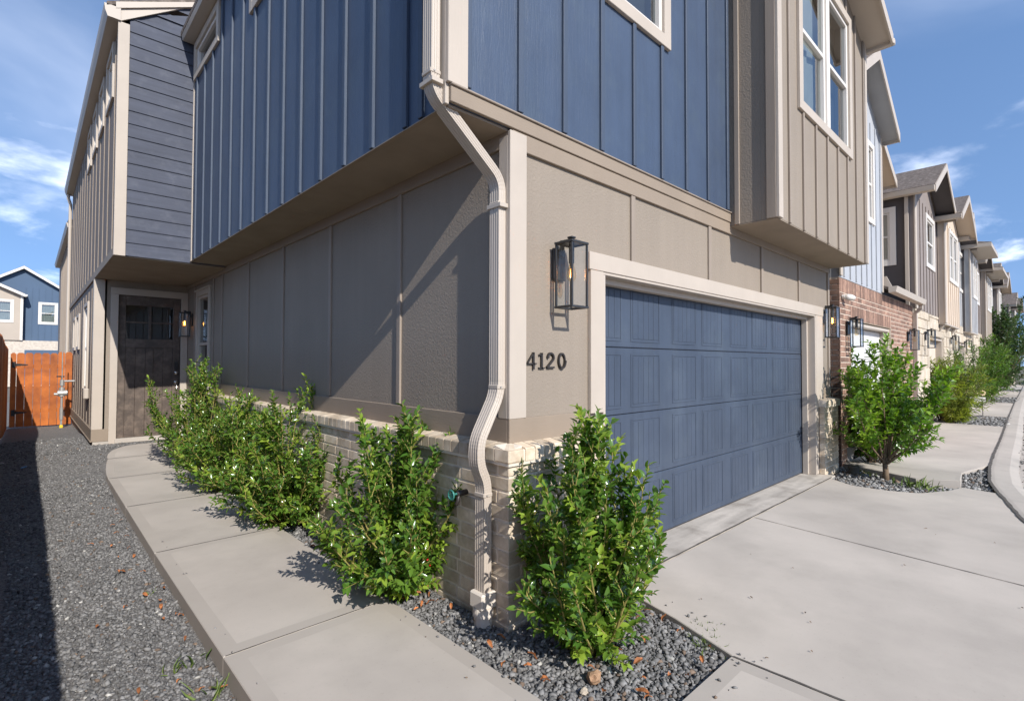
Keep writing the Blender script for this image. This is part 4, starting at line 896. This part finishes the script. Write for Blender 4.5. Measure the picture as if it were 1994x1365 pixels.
m_ = MB(); m_.box(X-.03, X+.03, Y-.04, Y+.03, -.03, .04, 0, .008); m_.build('tag', 'yellow_paint', gm)
vt = MB(); vt.box(XW-.075, XW-.001, 9.12, 9.27, .80, .98, 0, .015); o = vt.build('wall_vent', 'cream_flat'); tag(o, 'small cream vent hood low on the grey wing wall', 'vent')
# hose faucet on the brick
fc = empty('hose_faucet', (-.16, .27, .66), 'hose faucet with green handwheel on the tan brick beside the downspout', 'faucet')
m_ = MB(); m_.tube([(-.095, .27, .665), (-.175, .27, .665)], .017, 10); m_.tube([(-.16, .27, .672), (-.165, .27, .625), (-.18, .27, .60)], .013, 10); m_.build('spigot', 'dark_hardware', fc, smooth=True)
m_ = MB(); hwl = [(-.215, .27+.026*math.cos(t), .665+.026*math.sin(t)) for t in [k*math.pi/8 for k in range(17)]]; m_.tube(hwl, .006, 6)
for k in range(4): t = k*math.pi/2; m_.tube([(-.213, .27, .665), (-.215, .27+.025*math.cos(t), .665+.025*math.sin(t))], .0045, 5)
m_.tube([(-.175, .27, .665), (-.218, .27, .665)], .007, 8); m_.build('handwheel', 'teal_metal', fc)
# security camera
sc = empty('security_camera', (6.5, yF, 2.38), 'white dome security camera on the red brick under the soldier course', 'camera')
m_ = MB(); m_.tube([(6.50, yF-.014, 2.40), (6.50, yF-.05, 2.40)], .035, 14); m_.build('mount', 'white_vinyl', sc); m_ = MB(); m_.tube([(6.50, yF-.045, 2.40), (6.53, yF-.07, 2.395), (6.58, yF-.10, 2.39), (6.63, yF-.12, 2.385)], [.03, .045, .045, .036], 14); m_.build('body', 'white_vinyl', sc, smooth=True)
# bits beside the right-hand bed
m_ = MB(); m_.tube([(5.98, -.30, -.06), (5.98, -.30, .02), (5.98, -.30, .075)], [.062, .06, .058], 16, cap=False); m_.tube([(5.98, -.30, .05), (5.98, -.30, .085)], .066, 16); o = m_.build('drain_riser', 'debris'); tag(o, 'short black round drain riser in the gravel beside the brick pier', 'drain')
m_ = MB(); m_.tube([(6.78, -.02, .0), (6.78, -.02, .02), (6.78, -.02, .21), (6.78, -.02, .22)], [.07, .085, .11, .105], 16); o = m_.build('plant_pot', 'pot_grey'); tag(o, 'grey plastic plant pot under the dark bush by the red brick corner', 'pot')
# welcome sign with sunflowers
ws = empty('welcome_sign', (17.6, -.75, .0), 'white welcome sign with three sunflowers standing under the bright green shrub', 'sign')
m_ = MB(); m_.box(17.40, 17.84, -.80, -.785, .42, .54, 0, .004); bd = m_.build('board', 'white_vinyl', ws)
for k in range(3):
    cx = 17.46+k*.16; m_ = MB(); m_.prism([(cx+(.085 if j % 2 else .06)*math.cos(j*math.pi/10), -.79, .66+(.085 if j % 2 else .06)*math.sin(j*math.pi/10)) for j in range(20)], (0, .012, 0)); fl = m_.build('flower', 'petal', ws)
    m_ = MB(); m_.tube([(cx, -.791, .66), (cx, -.802, .66)], .035, 12); m_.build('flower_centre', 'bark', fl)
for cx in (17.46, 17.78): m_ = MB(); m_.tube([(cx, -.778, -.05), (cx, -.778, .6)], .008, 6); m_.build('stake', 'dark_hardware', ws)
fcv = bpy.data.curves.new('welcome', 'FONT'); fcv.body = 'Welcome'; fcv.size = .115; fcv.extrude = .001; fcv.align_x = 'CENTER'; fcv.shear = .3
to = bpy.data.objects.new('lettering', fcv); COL.objects.link(to); dg_ = bpy.context.evaluated_depsgraph_get(); tm = bpy.data.meshes.new_from_object(to.evaluated_get(dg_)); bpy.data.objects.remove(to)
tm.materials.clear(); tm.materials.append(MATS['dark_hardware']); o = link('lettering', tm, (17.62, -.802, .445), ws); o.rotation_euler.x = math.pi/2
ws.rotation_euler.z = math.radians(-68); ws.location = (17.4, -.55, -.03)
# ------------------------------------------------------------------ plants
def leaf_arrays(pos, d, nrm, L, wr, curl=.12, fold=.25):
    """pos,d,nrm (n,3); L (n,) -> vertices (n*8,3) and faces"""
    n = len(pos); d = d/np.linalg.norm(d, axis=1)[:, None]; nrm = nrm-d*np.sum(nrm*d, 1)[:, None]; nrm /= np.linalg.norm(nrm, axis=1)[:, None]+1e-9; b = np.cross(nrm, d)
    loc = np.array([[0, 0, 0], [.30, 1, .5*fold], [.30, 0, 0], [.30, -1, .5*fold], [.68, .8, .4*fold-.4*curl], [.68, 0, -.4*curl], [.68, -.8, .4*fold-.4*curl], [1, 0, -curl]])
    V = pos[:, None, :]+L[:, None, None]*(loc[None, :, 0:1]*d[:, None]+loc[None, :, 1:2]*wr/2*b[:, None]+loc[None, :, 2:3]*nrm[:, None])
    tri = np.array([[0, 2, 1], [0, 3, 2], [1, 2, 5], [1, 5, 4], [2, 3, 6], [2, 6, 5], [4, 5, 7], [5, 6, 7]])
    Fc = (tri[None]+8*np.arange(n)[:, None, None]).reshape(-1, 3)
    return V.reshape(-1, 3), Fc
def np_mesh(name, V, Fc, m, parent, tint=None, tone=None, loc=None):
    c = np.array(loc if loc is not None else [V[:, 0].mean(), V[:, 1].mean(), V[:, 2].min()])
    me = bpy.data.meshes.new(name); nf = len(Fc); k = Fc.shape[1]
    me.vertices.add(len(V)); me.vertices.foreach_set('co', (V-c).astype(np.float32).ravel())
    me.loops.add(nf*k); me.loops.foreach_set('vertex_index', Fc.astype(np.int32).ravel())
    me.polygons.add(nf); me.polygons.foreach_set('loop_start', (np.arange(nf)*k).astype(np.int32)); me.polygons.foreach_set('loop_total', np.full(nf, k, np.int32))
    me.update(calc_edges=True); me.materials.append(MATS[m])
    if tint is not None:
        a = me.attributes.new('tint', 'FLOAT', 'POINT'); a.data.foreach_set('value', tint.astype(np.float32))
    if tone is not None:
        a = me.attributes.new('tone', 'FLOAT_COLOR', 'POINT'); a.data.foreach_set('color', tone.astype(np.float32).ravel())
    return link(name, me, c, parent)
def unit(v): return v/(np.linalg.norm(v)+1e-9)
def plant(name, label, cat, bpos, H_, stems, seed, L=.055, wr=.42, tilt=.75, twigs=11, per=9, tw_len=.16, leafm='holly_leaf', barkm='twig', r0=.008, start=.12, trunk=0, trunk_r=.02, young=.12, bias=(0, 0, 0), group=None, up=.55, flat=(1, 1), berries=0, droop=0, curl=.12, topthin=1.0, lens=(.62, 1.0), part='stems'):
    rs = np.random.RandomState(seed); root = empty(name, bpos, label, cat, group); B0 = np.array(bpos, float)
    wood = MB(); pos, dr, nm, Ls, ti = [], [], [], [], []
    if trunk:
        tp = [B0+np.array([0, 0, -.05]), B0+np.array([.01, .0, trunk*.5]), B0+np.array([.03, .01, trunk])]
        tm_ = MB(); tm_.tube(tp, [trunk_r*1.25, trunk_r, trunk_r*.9], 8); tm_.build('trunk', 'bark', root, smooth=True); org = tp[-1]
    else: org = B0
    for s in range(stems):
        az = 2*math.pi*(s+rs.rand()*.9)/stems*1.0+rs.rand()*.5; q = (s*.618+rs.rand()*.25) % 1.0; tl = tilt*(q**.8)
        ln = (H_-trunk)*(lens[1]-(lens[1]-lens[0])*q)*(1+.12*rs.randn()*.6)
        dv = np.array([math.sin(tl)*math.cos(az)*flat[0], math.sin(tl)*math.sin(az)*flat[1], math.cos(tl)])+np.array(bias)*q; dv = unit(dv)
        p = org+np.array([rs.uniform(-.04, .04), rs.uniform(-.04, .04), -.02 if not trunk else 0]); path = [p.copy()]; K_ = 9
        for k in range(K_):
            dv = unit(dv+np.array([0, 0, .07])+rs.randn(3)*.07-np.array([0, 0, droop])*(k/K_)); p = p+dv*ln/K_; path.append(p.copy())
        rr = r0*(.7+.5*rs.rand()); wood.tube(path, [rr*(1-.75*k/K_) for k in range(K_+1)], 5, cap=False)
        nt_ = max(3, int(twigs*ln/max(H_-trunk, .1)+.5))
        for t_ in range(nt_):
            f = start+(1-start)*(t_+rs.rand())/nt_; f = min(f, .995); i = int(f*K_); u = f*K_-i; q0 = path[i]*(1-u)+path[min(i+1, K_)]*u; sd = unit(path[min(i+1, K_)]-path[i])
            a2 = rs.rand()*2*math.pi; o1 = unit(np.cross(sd, [.3, .1, 1])); o2 = np.cross(sd, o1); td = unit(sd*up+(o1*math.cos(a2)+o2*math.sin(a2))*(1-.45*f)+np.array([0, 0, .15]))
            tl_ = tw_len*(1.15-.55*f)*(.6+.8*rs.rand())*topthin; np_ = max(3, int(per*tl_/tw_len)); q1 = q0+td*tl_+np.array([0, 0, .02])
            wood.tube([q0, (q0+q1)/2+rs.randn(3)*.006, q1], [rr*.4, rr*.32, rr*.2], 4, cap=False)
            yt = young*2.2*(rs.rand() < .22)+rs.rand()*young
            for k in range(np_):
                g = (k+.6)/np_; a3 = k*2.4+rs.rand()*.8; w1 = unit(np.cross(td, [.2, .5, 1])); w2 = np.cross(td, w1)
                ld = unit(td*(.55+.5*g)+(w1*math.cos(a3)+w2*math.sin(a3))*.85+np.array([0, 0, .08])+rs.randn(3)*.12)
                pos.append(q0+(q1-q0)*g); dr.append(ld); nm.append(np.array([0, 0, 1.])+rs.randn(3)*.45+unit(q0-org)*.3); Ls.append(L*(.65+.55*rs.rand())*(1.05-.25*g)); ti.append(min(1, yt+.45*young*g+.06*rs.rand()))
        for k in range(int(7*ln/.8)+3):   # leaves on the leading shoot
            f = .72+.28*k/(int(7*ln/.8)+2); i = min(int(f*K_), K_-1); u = f*K_-i; a3 = k*2.4; sd = unit(path[i+1]-path[i]); w1 = unit(np.cross(sd, [.2, .5, 1])); w2 = np.cross(sd, w1)
            pos.append(path[i]*(1-u)+path[i+1]*u); dr.append(unit(sd*.75+(w1*math.cos(a3)+w2*math.sin(a3))*.8)); nm.append(sd+rs.randn(3)*.25); Ls.append(L*(.75+.3*rs.rand())); ti.append(.25*young+.5*young*rs.rand())
    V, Fc = leaf_arrays(np.array(pos), np.array(dr), np.array(nm), np.array(Ls), wr, curl)
    V[:, 2] = np.maximum(V[:, 2], B0[2]+.005)
    tag(np_mesh('foliage', V, Fc, leafm, root, tint=np.repeat(np.array(ti), 8), loc=B0), kind='stuff')
    wood.build(part, barkm, root, recalc=False)
    if berries:
        bm_ = MB()
        for k in range(berries):
            c = Vector(pos[rs.randint(len(pos))]); 
            for j in range(3):
                d = c+Vector(rs.randn(3)*.012); bm_.tube([d+Vector((0, 0, -.005)), d+Vector((0, 0, -.002)), d+Vector((0, 0, .002)), d+Vector((0, 0, .005))], [.0018, .0052, .0052, .0018], 7)
        tag(bm_.build('berries', 'berry', root, smooth=True), kind='stuff')
    return root
gl = 'holly shrubs planted along the house wall'
plant('holly_shrub', 'conical green holly shrub at the brick corner between number 4120 and the driveway', 'shrub', (.1, -.5, -.03), 1.16, 50, 11, L=.062, wr=.5, tilt=1.05, twigs=19, per=12, tw_len=.15, start=.06, lens=(.44, 1.0), group=gl, berries=4, young=.3, up=.8)
plant('holly_shrub', 'green holly shrub with red berries beside the downspout and hose faucet', 'shrub', (-.25, .74, -.03), 1.08, 44, 12, L=.062, wr=.5, tilt=1.2, twigs=19, per=12, tw_len=.15, lens=(.55, 1.04), group=gl, berries=14, flat=(1.0, 1.3), young=.28, bias=(-.12, 0, 0), up=.65)
plant('holly_shrub', 'bushy holly shrub overhanging the walk, second from the downspout', 'shrub', (-.26, 2.62, -.03), 1.15, 52, 13, L=.058, wr=.5, tilt=1.25, twigs=19, per=12, tw_len=.16, lens=(.6, 1.0), group=gl, flat=(1.0, 1.2), young=.3, bias=(-.3, 0, 0), up=.62)
plant('holly_shrub', 'holly shrub third from the downspout, beneath the grey wall panels', 'shrub', (-.27, 4.2, -.02), 1.12, 52, 14, L=.056, wr=.5, tilt=1.25, twigs=19, per=12, tw_len=.16, group=gl, flat=(1.0, 1.2), young=.3, bias=(-.3, 0, 0), up=.62)
plant('holly_shrub', 'tall holly shrub in front of the narrow window by the front door', 'shrub', (-.29, 5.85, .0), 1.38, 44, 15, L=.055, wr=.5, tilt=1.1, twigs=20, per=12, tw_len=.16, group=gl, flat=(1.05, 1.15), young=.32, bias=(-.3, 0, 0), up=.62)
plant('small_tree', 'small bright green tree on a short trunk in the right-hand gravel bed', 'tree', (5.92, -.66, -.03), 1.68, 26, 21, L=.088, wr=.5, tilt=1.15, twigs=18, per=12, tw_len=.22, leafm='tree_leaf', barkm='bark', r0=.012, trunk=.2, trunk_r=.033, start=.2, young=.45, lens=(.66, 1.0), up=.8)
plant('dark_bush', 'dark green bush in the corner against the red brick wall', 'bush', (7.0, -.28, -.03), 1.5, 32, 22, L=.085, wr=.52, tilt=.85, twigs=18, per=13, tw_len=.24, leafm='tree_leaf', barkm='bark', young=.14)
plant('feathery_shrub', 'yellow-green feathery shrub on the gravel strip before the limestone house', 'shrub', (14.9, -.15, -.03), 1.75, 28, 23, L=.13, wr=.13, tilt=.95, twigs=16, per=16, tw_len=.34, leafm='feather_leaf', barkm='bark', young=.5, r0=.01, bias=(.1, -.35, 0))
plant('feathery_shrub', 'low golden tuft at the foot of the feathery shrub', 'shrub', (14.5, -.45, -.03), .62, 16, 24, L=.13, wr=.12, tilt=.8, twigs=12, per=16, tw_len=.2, leafm='feather_leaf', barkm='bark', young=.85)
plant('green_shrub', 'bright green fine-leaved shrub behind the welcome sign', 'shrub', (18.3, -.1, -.03), 2.0, 34, 25, L=.12, wr=.18, tilt=.8, twigs=17, per=16, tw_len=.36, leafm='fern_leaf', barkm='bark', young=.5, r0=.012, bias=(.2, -.3, 0))
plant('green_shrub', 'larger leafy shrub further along, beside the far gravel strip', 'shrub', (25.8, -.2, -.03), 2.5, 30, 26, L=.16, wr=.25, tilt=.75, twigs=16, per=13, tw_len=.45, leafm='fern_leaf', barkm='bark', young=.35, r0=.014)
for k, (x, y, h, lab) in enumerate(((30.5, -.1, 4.0, 'dark green crape myrtle with upright shoots at the end of the gravel strips'), (36, .3, 4.6, 'tall dark myrtle behind the first one down the street'), (44, .6, 5.4, 'farthest dark myrtle at the bend of the street'))):
    plant('myrtle_tree', lab, 'tree', (x, y, -.03), h, 32, 30+k, L=.2, wr=.36, tilt=.8, twigs=18, per=13, tw_len=.6, leafm='myrtle_leaf', barkm='bark', young=.25, r0=.02, lens=(.7, 1.0))
# ------------------------------------------------------------------ gravel
def inpoly(x, y, poly):
    r = np.zeros(len(x), bool); n = len(poly)
    for i in range(n):
        (x1, y1), (x2, y2) = poly[i], poly[(i+1) % n]
        c = ((y1 > y) != (y2 > y)); xi = (x2-x1)*(y-y1)/((y2-y1) if y2 != y1 else 1e-9)+x1; r ^= c & (x < xi)
    return r
phi = (1+5**.5)/2; ICO = np.array([(-1, phi, 0), (1, phi, 0), (-1, -phi, 0), (1, -phi, 0), (0, -1, phi), (0, 1, phi), (0, -1, -phi), (0, 1, -phi), (phi, 0, -1), (phi, 0, 1), (-phi, 0, -1), (-phi, 0, 1)])/1.9
ICF = np.array([(0, 11, 5), (0, 5, 1), (0, 1, 7), (0, 7, 10), (0, 10, 11), (1, 5, 9), (5, 11, 4), (11, 10, 2), (10, 7, 6), (7, 1, 8), (3, 9, 4), (3, 4, 2), (3, 2, 6), (3, 6, 8), (3, 8, 9), (4, 9, 5), (2, 4, 11), (6, 2, 10), (8, 6, 7), (9, 8, 1)])
def stones(name, pts, size, z, seed, label, pale=.02, brown=.04, base_t=.15):
    rs = np.random.RandomState(seed); n = len(pts); sz = size*(.5+1.0*rs.rand(n)**1.8)
    sc = np.stack([.8+.5*rs.rand(n), .65+.4*rs.rand(n), .42+.3*rs.rand(n)], 1)*sz[:, None]/2
    V = ICO[None]*(1+.28*rs.randn(n, 12, 1)*.8+0*rs.rand(n, 12, 3)); V = np.clip(V, -.92, .92)+.16*rs.randn(n, 12, 3); V = V*sc[:, None, :]
    a, b, c = rs.rand(n)*6.28, rs.randn(n)*.45, rs.randn(n)*.45
    def rot(V, t, i, j):
        o = V.copy(); ct, st_ = np.cos(t)[:, None], np.sin(t)[:, None]; o[:, :, i] = V[:, :, i]*ct-V[:, :, j]*st_; o[:, :, j] = V[:, :, i]*st_+V[:, :, j]*ct; return o
    V = rot(rot(rot(V, b, 0, 2), c, 1, 2), a, 0, 1)
    V[:, :, 0] += pts[:, 0:1]; V[:, :, 1] += pts[:, 1:2]; V[:, :, 2] += (z+sc[:, 2]*(.1+.9*rs.rand(n)))[:, None]
    F_ = (ICF[None]+12*np.arange(n)[:, None, None]).reshape(-1, 3)
    g = base_t*(.55+.9*rs.rand(n)); col = np.stack([g*1.03, g*.985, g*.93, np.ones(n)], 1)
    pl = rs.rand(n); k = pl < pale; col[k, :3] = np.array([.42, .40, .36])*(.7+.5*rs.rand(k.sum(), 1)); k = (pl > pale) & (pl < pale+brown); col[k, :3] = np.array([.17, .12, .085])*(.7+.6*rs.rand(k.sum(), 1))
    o = np_mesh(name, V.reshape(-1, 3), F_, 'gravel_stone', None, tone=np.repeat(col, 12, 0)); tag(o, label, 'gravel', kind='stuff'); return o
def jgrid(x0, x1, y0, y1, s, seed):
    rs = np.random.RandomState(seed); X, Y = np.meshgrid(np.arange(x0, x1, s), np.arange(y0, y1, s)); p = np.stack([X.ravel(), Y.ravel()], 1); return p+rs.uniform(-.45, .45, p.shape)*s
def take(p, poly): return p[inpoly(p[:, 0], p[:, 1], inset_np(poly))]
def inset_np(poly): return inset(poly, .008)
g1 = [(x, y) for x, y in BED1]; FR = [(-.40, -1.05), (.53, -1.05), (.66, -.66), (.72, -.42), (.80, -.2), (.72, -.11), (-.11, -.11), (-.11, 2.6), (-.40, 2.6)]
p = np.concatenate([take(jgrid(-.4, .82, -1.05, 2.6, .0172, 1), FR), take(jgrid(-.4, .82, -1.05, 1, .022, 2), FR)]); stones('gravel', p, .026, np.full(len(p), -.032), 3, 'grey crushed gravel around the corner shrub and downspout', .012, .03, .165)
FR2 = [(-.40, 2.6), (-.11, 2.6), (-.11, 6.3), (-.02, 6.35), (-.02, 7.7), (-.40, 7.7)]; p = take(jgrid(-.4, 0, 2.6, 7.7, .03, 4), FR2); stones('gravel', p, .036, np.array([max(-.032, zwalk(0, y)-.04) for y in p[:, 1]]), 5, 'grey gravel under the row of shrubs along the wall')
bed([(-.40, 4.0), (-.02, 4.0), (-.02, 7.7), (-.40, 7.7)], -.02)
pts = [jgrid(-2.1, -1.318, .0, 3.2, .0168, 6), jgrid(-2.3, -1.318, 3.2, 6.2, .0205, 7), jgrid(-2.34, -1.0, 6.2, 9.5, .028, 8)]
p = np.concatenate(pts); p = p[(p[:, 1] < 6.2) | (p[:, 0] < XL-.0+.0*p[:, 1]) | (p[:, 1] > 7.75)]; p = p[(p[:, 1] < 8.25) | (p[:, 0] < XW-.05)]
p2_ = jgrid(XL, -.02, 7.75, 8.25, .034, 9); pc = jgrid(XL, -.9, 6.8, 7.75, .034, 10); pc = pc[((pc[:, 0]-(XL+.62))/.54)**2+((pc[:, 1]-6.785)/.965)**2 > 1]; p = np.concatenate([p, p2_, pc])
stones('gravel', p, .0235, np.array([zgrav(0, y)-.002 for y in p[:, 1]]), 11, 'dark grey crushed gravel covering the side yard', .018, .02)
RB = [(5.33, -.2), (5.097, -.491), (5.113, -.837), (5.226, -1.098), (5.634, -1.316), (5.98, -1.385), (5.80, -.98), (6.45, -.02), (6.1, .0), (6.1, -.125), (5.4, -.125)]
RB2 = [(6.0, -1.385), (5.87, -1.69), (6.6, -1.595), (7.9, -1.50), (7.0, -1.29), (6.47, -1.345)]
p = np.concatenate([take(jgrid(5, 8, -1.8, .1, .034, 12), RB), take(jgrid(5, 8, -1.8, .1, .034, 13), RB2)]); stones('gravel', p, .042, np.full(len(p), -.038), 14, 'grey and pale gravel in the bed round the small tree', .06, .05, .2)
p = np.concatenate([jgrid(6.74, 7.3, -.0, .25, .05, 15), jgrid(14.4, 17.3, -1.3, .2, .055, 16), jgrid(24.45, 29.2, -1.05, .2, .08, 17)]); stones('gravel', p, .07, np.full(len(p), -.03), 18, 'dark gravel strips between the neighbours driveways', .02, .02, .17)
rs = np.random.RandomState(40); sp_ = np.concatenate([np.stack([rs.uniform(-1.3, -1.2, 14), rs.uniform(.2, 4, 14)], 1), np.stack([-.42-abs(rs.randn(20))*.05, rs.uniform(-.9, 1.6, 20)], 1), np.stack([.72+abs(rs.randn(12))*.06, rs.uniform(-.9, -.25, 12)], 1), np.stack([rs.uniform(0, .6, 12), -1.07-abs(rs.randn(12))*.06], 1)])
stones('gravel', sp_, .016, np.full(len(sp_), .001), 41, 'loose gravel chips spilled onto the concrete', 0, .05, .16)
# ------------------------------------------------------------------ litter, weeds, small stones
def leafmesh(nm, m, L, wd, seed, CV=.012):
    rs = random.Random(seed); b = MB(); n = 5; rows = []
    for k in range(n+1):
        t = k/n; h = wd*math.sin(math.pi*min(.98, t*.9+.05))**.8/2; z = CV*math.sin(t*3+rs.random())+.004; rows.append([(L*t, -h, z+.006), (L*t, 0, z), (L*t, h, z+.006)])
    for a, c in zip(rows, rows[1:]):
        for j in range(2): b.poly([a[j], a[j+1], c[j+1], c[j]])
    o = b.build(nm, m, None, recalc=False, origin=(L/2, 0, -.001)); me = o.data; bpy.data.objects.remove(o); return me
LM = [leafmesh('fallen_leaf', 'dead_leaf', .04+.009*k, .018+.003*k, k) for k in range(4)]; LD = [leafmesh('fallen_leaf', 'dry_leaf', .022+.008*k, .015, 9+k, .003) for k in range(3)]
rnd = random.Random(77)
def drop(me, x, y, z, lab, grp, tiltm=.35, s=1):
    o = link('fallen_leaf', me, (x, y, z)); o.rotation_euler = (rnd.uniform(-tiltm, tiltm), rnd.uniform(-tiltm, tiltm), rnd.uniform(0, 6.28)); o.scale = (s, s, s); tag(o, lab, 'leaf', grp)
k = 0
while k < 75:
    x, y = rnd.uniform(-.39, .75), rnd.uniform(-1.03, 1.9)
    if not inpoly(np.array([x]), np.array([y]), FR)[0]: continue
    d_edge = abs(x-.6) < .14 or abs(y+1) < .1
    if rnd.random() > (.9 if d_edge else .45): continue
    drop(LM[k % 4], x, y, -.005, 'dry orange-brown leaf lying on the gravel at the house corner', 'fallen leaves on the corner gravel', .5, rnd.uniform(.6, 1.05)); k += 1
for k in range(34):
    x = -1.33-abs(rnd.gauss(0, .18)); y = rnd.uniform(.25, 4.5); drop(LM[k % 4], x, y, zgrav(x, y)+.018, 'dry orange leaf on the side-yard gravel beside the walk', 'fallen leaves on the side-yard gravel', .4, rnd.uniform(.5, .85))
def gp(px, py, z=0):
    d = Fv+Rv*((px-997)/1000)-Uv*((py-682.5)/1000); t = (z-CAM[2])/d.z; return CAM[0]+d.x*t, CAM[1]+d.y*t
for i, (px, py) in enumerate(((1462, 1080), (1544, 1107), (1651, 1135), (1761, 1102), (1463, 1165), (1433, 1162), (1568, 1195), (1578, 1213), (1766, 1217), (1580, 1270), (1493, 1283), (1662, 1056), (1822, 1042), (1937, 1058), (1955, 1063), (1775, 973), (1803, 1030), (1930, 1145), (1365, 1168), (1990, 1185), (1707, 1090), (908, 1322), (245, 1270))):
    if py < 1000 or i % 3 == 2: continue
    x, y = gp(px, py); drop(LD[i % 3], x, y, .003, 'small dark dry leaf on the pale driveway concrete', 'dry leaves on the driveway', .12, rnd.uniform(.4, .65))
def rock(nm, x, y, z, s, m, lab, cat):
    rs = np.random.RandomState(int(s*1e4)); bm = bmesh.new(); bmesh.ops.create_icosphere(bm, subdivisions=2, radius=s)
    for v in bm.verts: v.co = Vector((v.co.x*1.1, v.co.y*.85, v.co.z*.8))*(1+.12*rs.randn())
    me = bpy.data.meshes.new(nm); bm.to_mesh(me); bm.free(); me.materials.append(MATS[m]); o = link(nm, me, (x, y, z)); tag(o, lab, cat); return o
x, y = gp(1157, 1322, -.01); rock('stone', x, y, .0, .034, 'brown_stone', 'rounded brown stone on the grey gravel in front of the corner shrub', 'stone')
x, y = gp(1137, 1345, -.01); rock('stone', x, y, -.012, .02, 'limestone', 'small pale stone beside the brown stone on the gravel', 'stone')
def tuft(lab, x, y, z, n, h, seed, spread=.06):
    rs = np.random.RandomState(seed); pos = np.stack([x+rs.randn(n)*spread, y+rs.randn(n)*spread, np.full(n, z)], 1); d = np.stack([rs.randn(n)*.6, rs.randn(n)*.6, .5+rs.rand(n)], 1); V, F_ = leaf_arrays(pos, d, rs.randn(n, 3)+np.array([0, 0, .3]), h*(.5+.8*rs.rand(n)), .05, .35)
    o = np_mesh('weed_tuft', V, F_, 'grass_blade', None, tint=np.repeat(rs.rand(n), 8)); tag(o, lab, 'weed', 'weeds in the gravel', kind='stuff')
x, y = gp(1400, 1262, -.03); tuft('low green weeds at the tip of the corner gravel bed', x-.03, y+.04, -.03, 60, .045, 1, .05)
x, y = gp(1365, 1228, -.03); tuft('low green weeds at the driveway edge of the corner bed', x, y, -.03, 50, .045, 9, .04)
x, y = gp(360, 1300, -.1); tuft('thin grass weeds beside the walk edge in the side yard', x, y, -.1, 14, .08, 2, .04)
x, y = gp(290, 1160, -.1); tuft('small green weed sprig in the side-yard gravel', x, y, -.1, 18, .04, 3, .025)
x, y = gp(440, 1345, -.1); tuft('grass blades at the foot of the walk slab joint', x-.05, y, -.1, 12, .09, 4, .04)
tuft('wispy green weeds in front of the raised walk slab', 5.66, -1.02, -.035, 60, .13, 5, .10)
tuft('green weeds behind the black drain riser', 6.15, -.42, -.035, 70, .06, 6, .1)
# gutter debris along the street edge
rs = np.random.RandomState(4); pts = []
for i in range(len(CB)-1):
    a, b = np.array(off(i, .34)), np.array(off(i+1, .34))
    if a[0] < 4 or a[0] > 26: continue
    m = int(np.linalg.norm(b-a)*26); t = rs.rand(m, 1); pts.append(a+(b-a)*t+rs.randn(m, 2)*np.array([.05, .06]))
p = np.concatenate(pts); o = stones('street_debris', p, .03, np.full(len(p), -.04), 6, 'dark leaf and grit debris along the street gutter', .0, .3, .09); o['category'] = 'debris'
x, y = gp(40, 917, .03); m_ = MB(); m_.prism([(x, y, zgrav(0, y)+.02), (x+.05, y+.02, zgrav(0, y)+.03), (x+.06, y+.07, zgrav(0, y)+.025), (x+.01, y+.06, zgrav(0, y)+.02)], (.004, .004, .012)); o = m_.build('plastic_wrapper', 'plastic_blue'); tag(o, 'small blue plastic wrapper on the shaded gravel by the fence', 'litter')
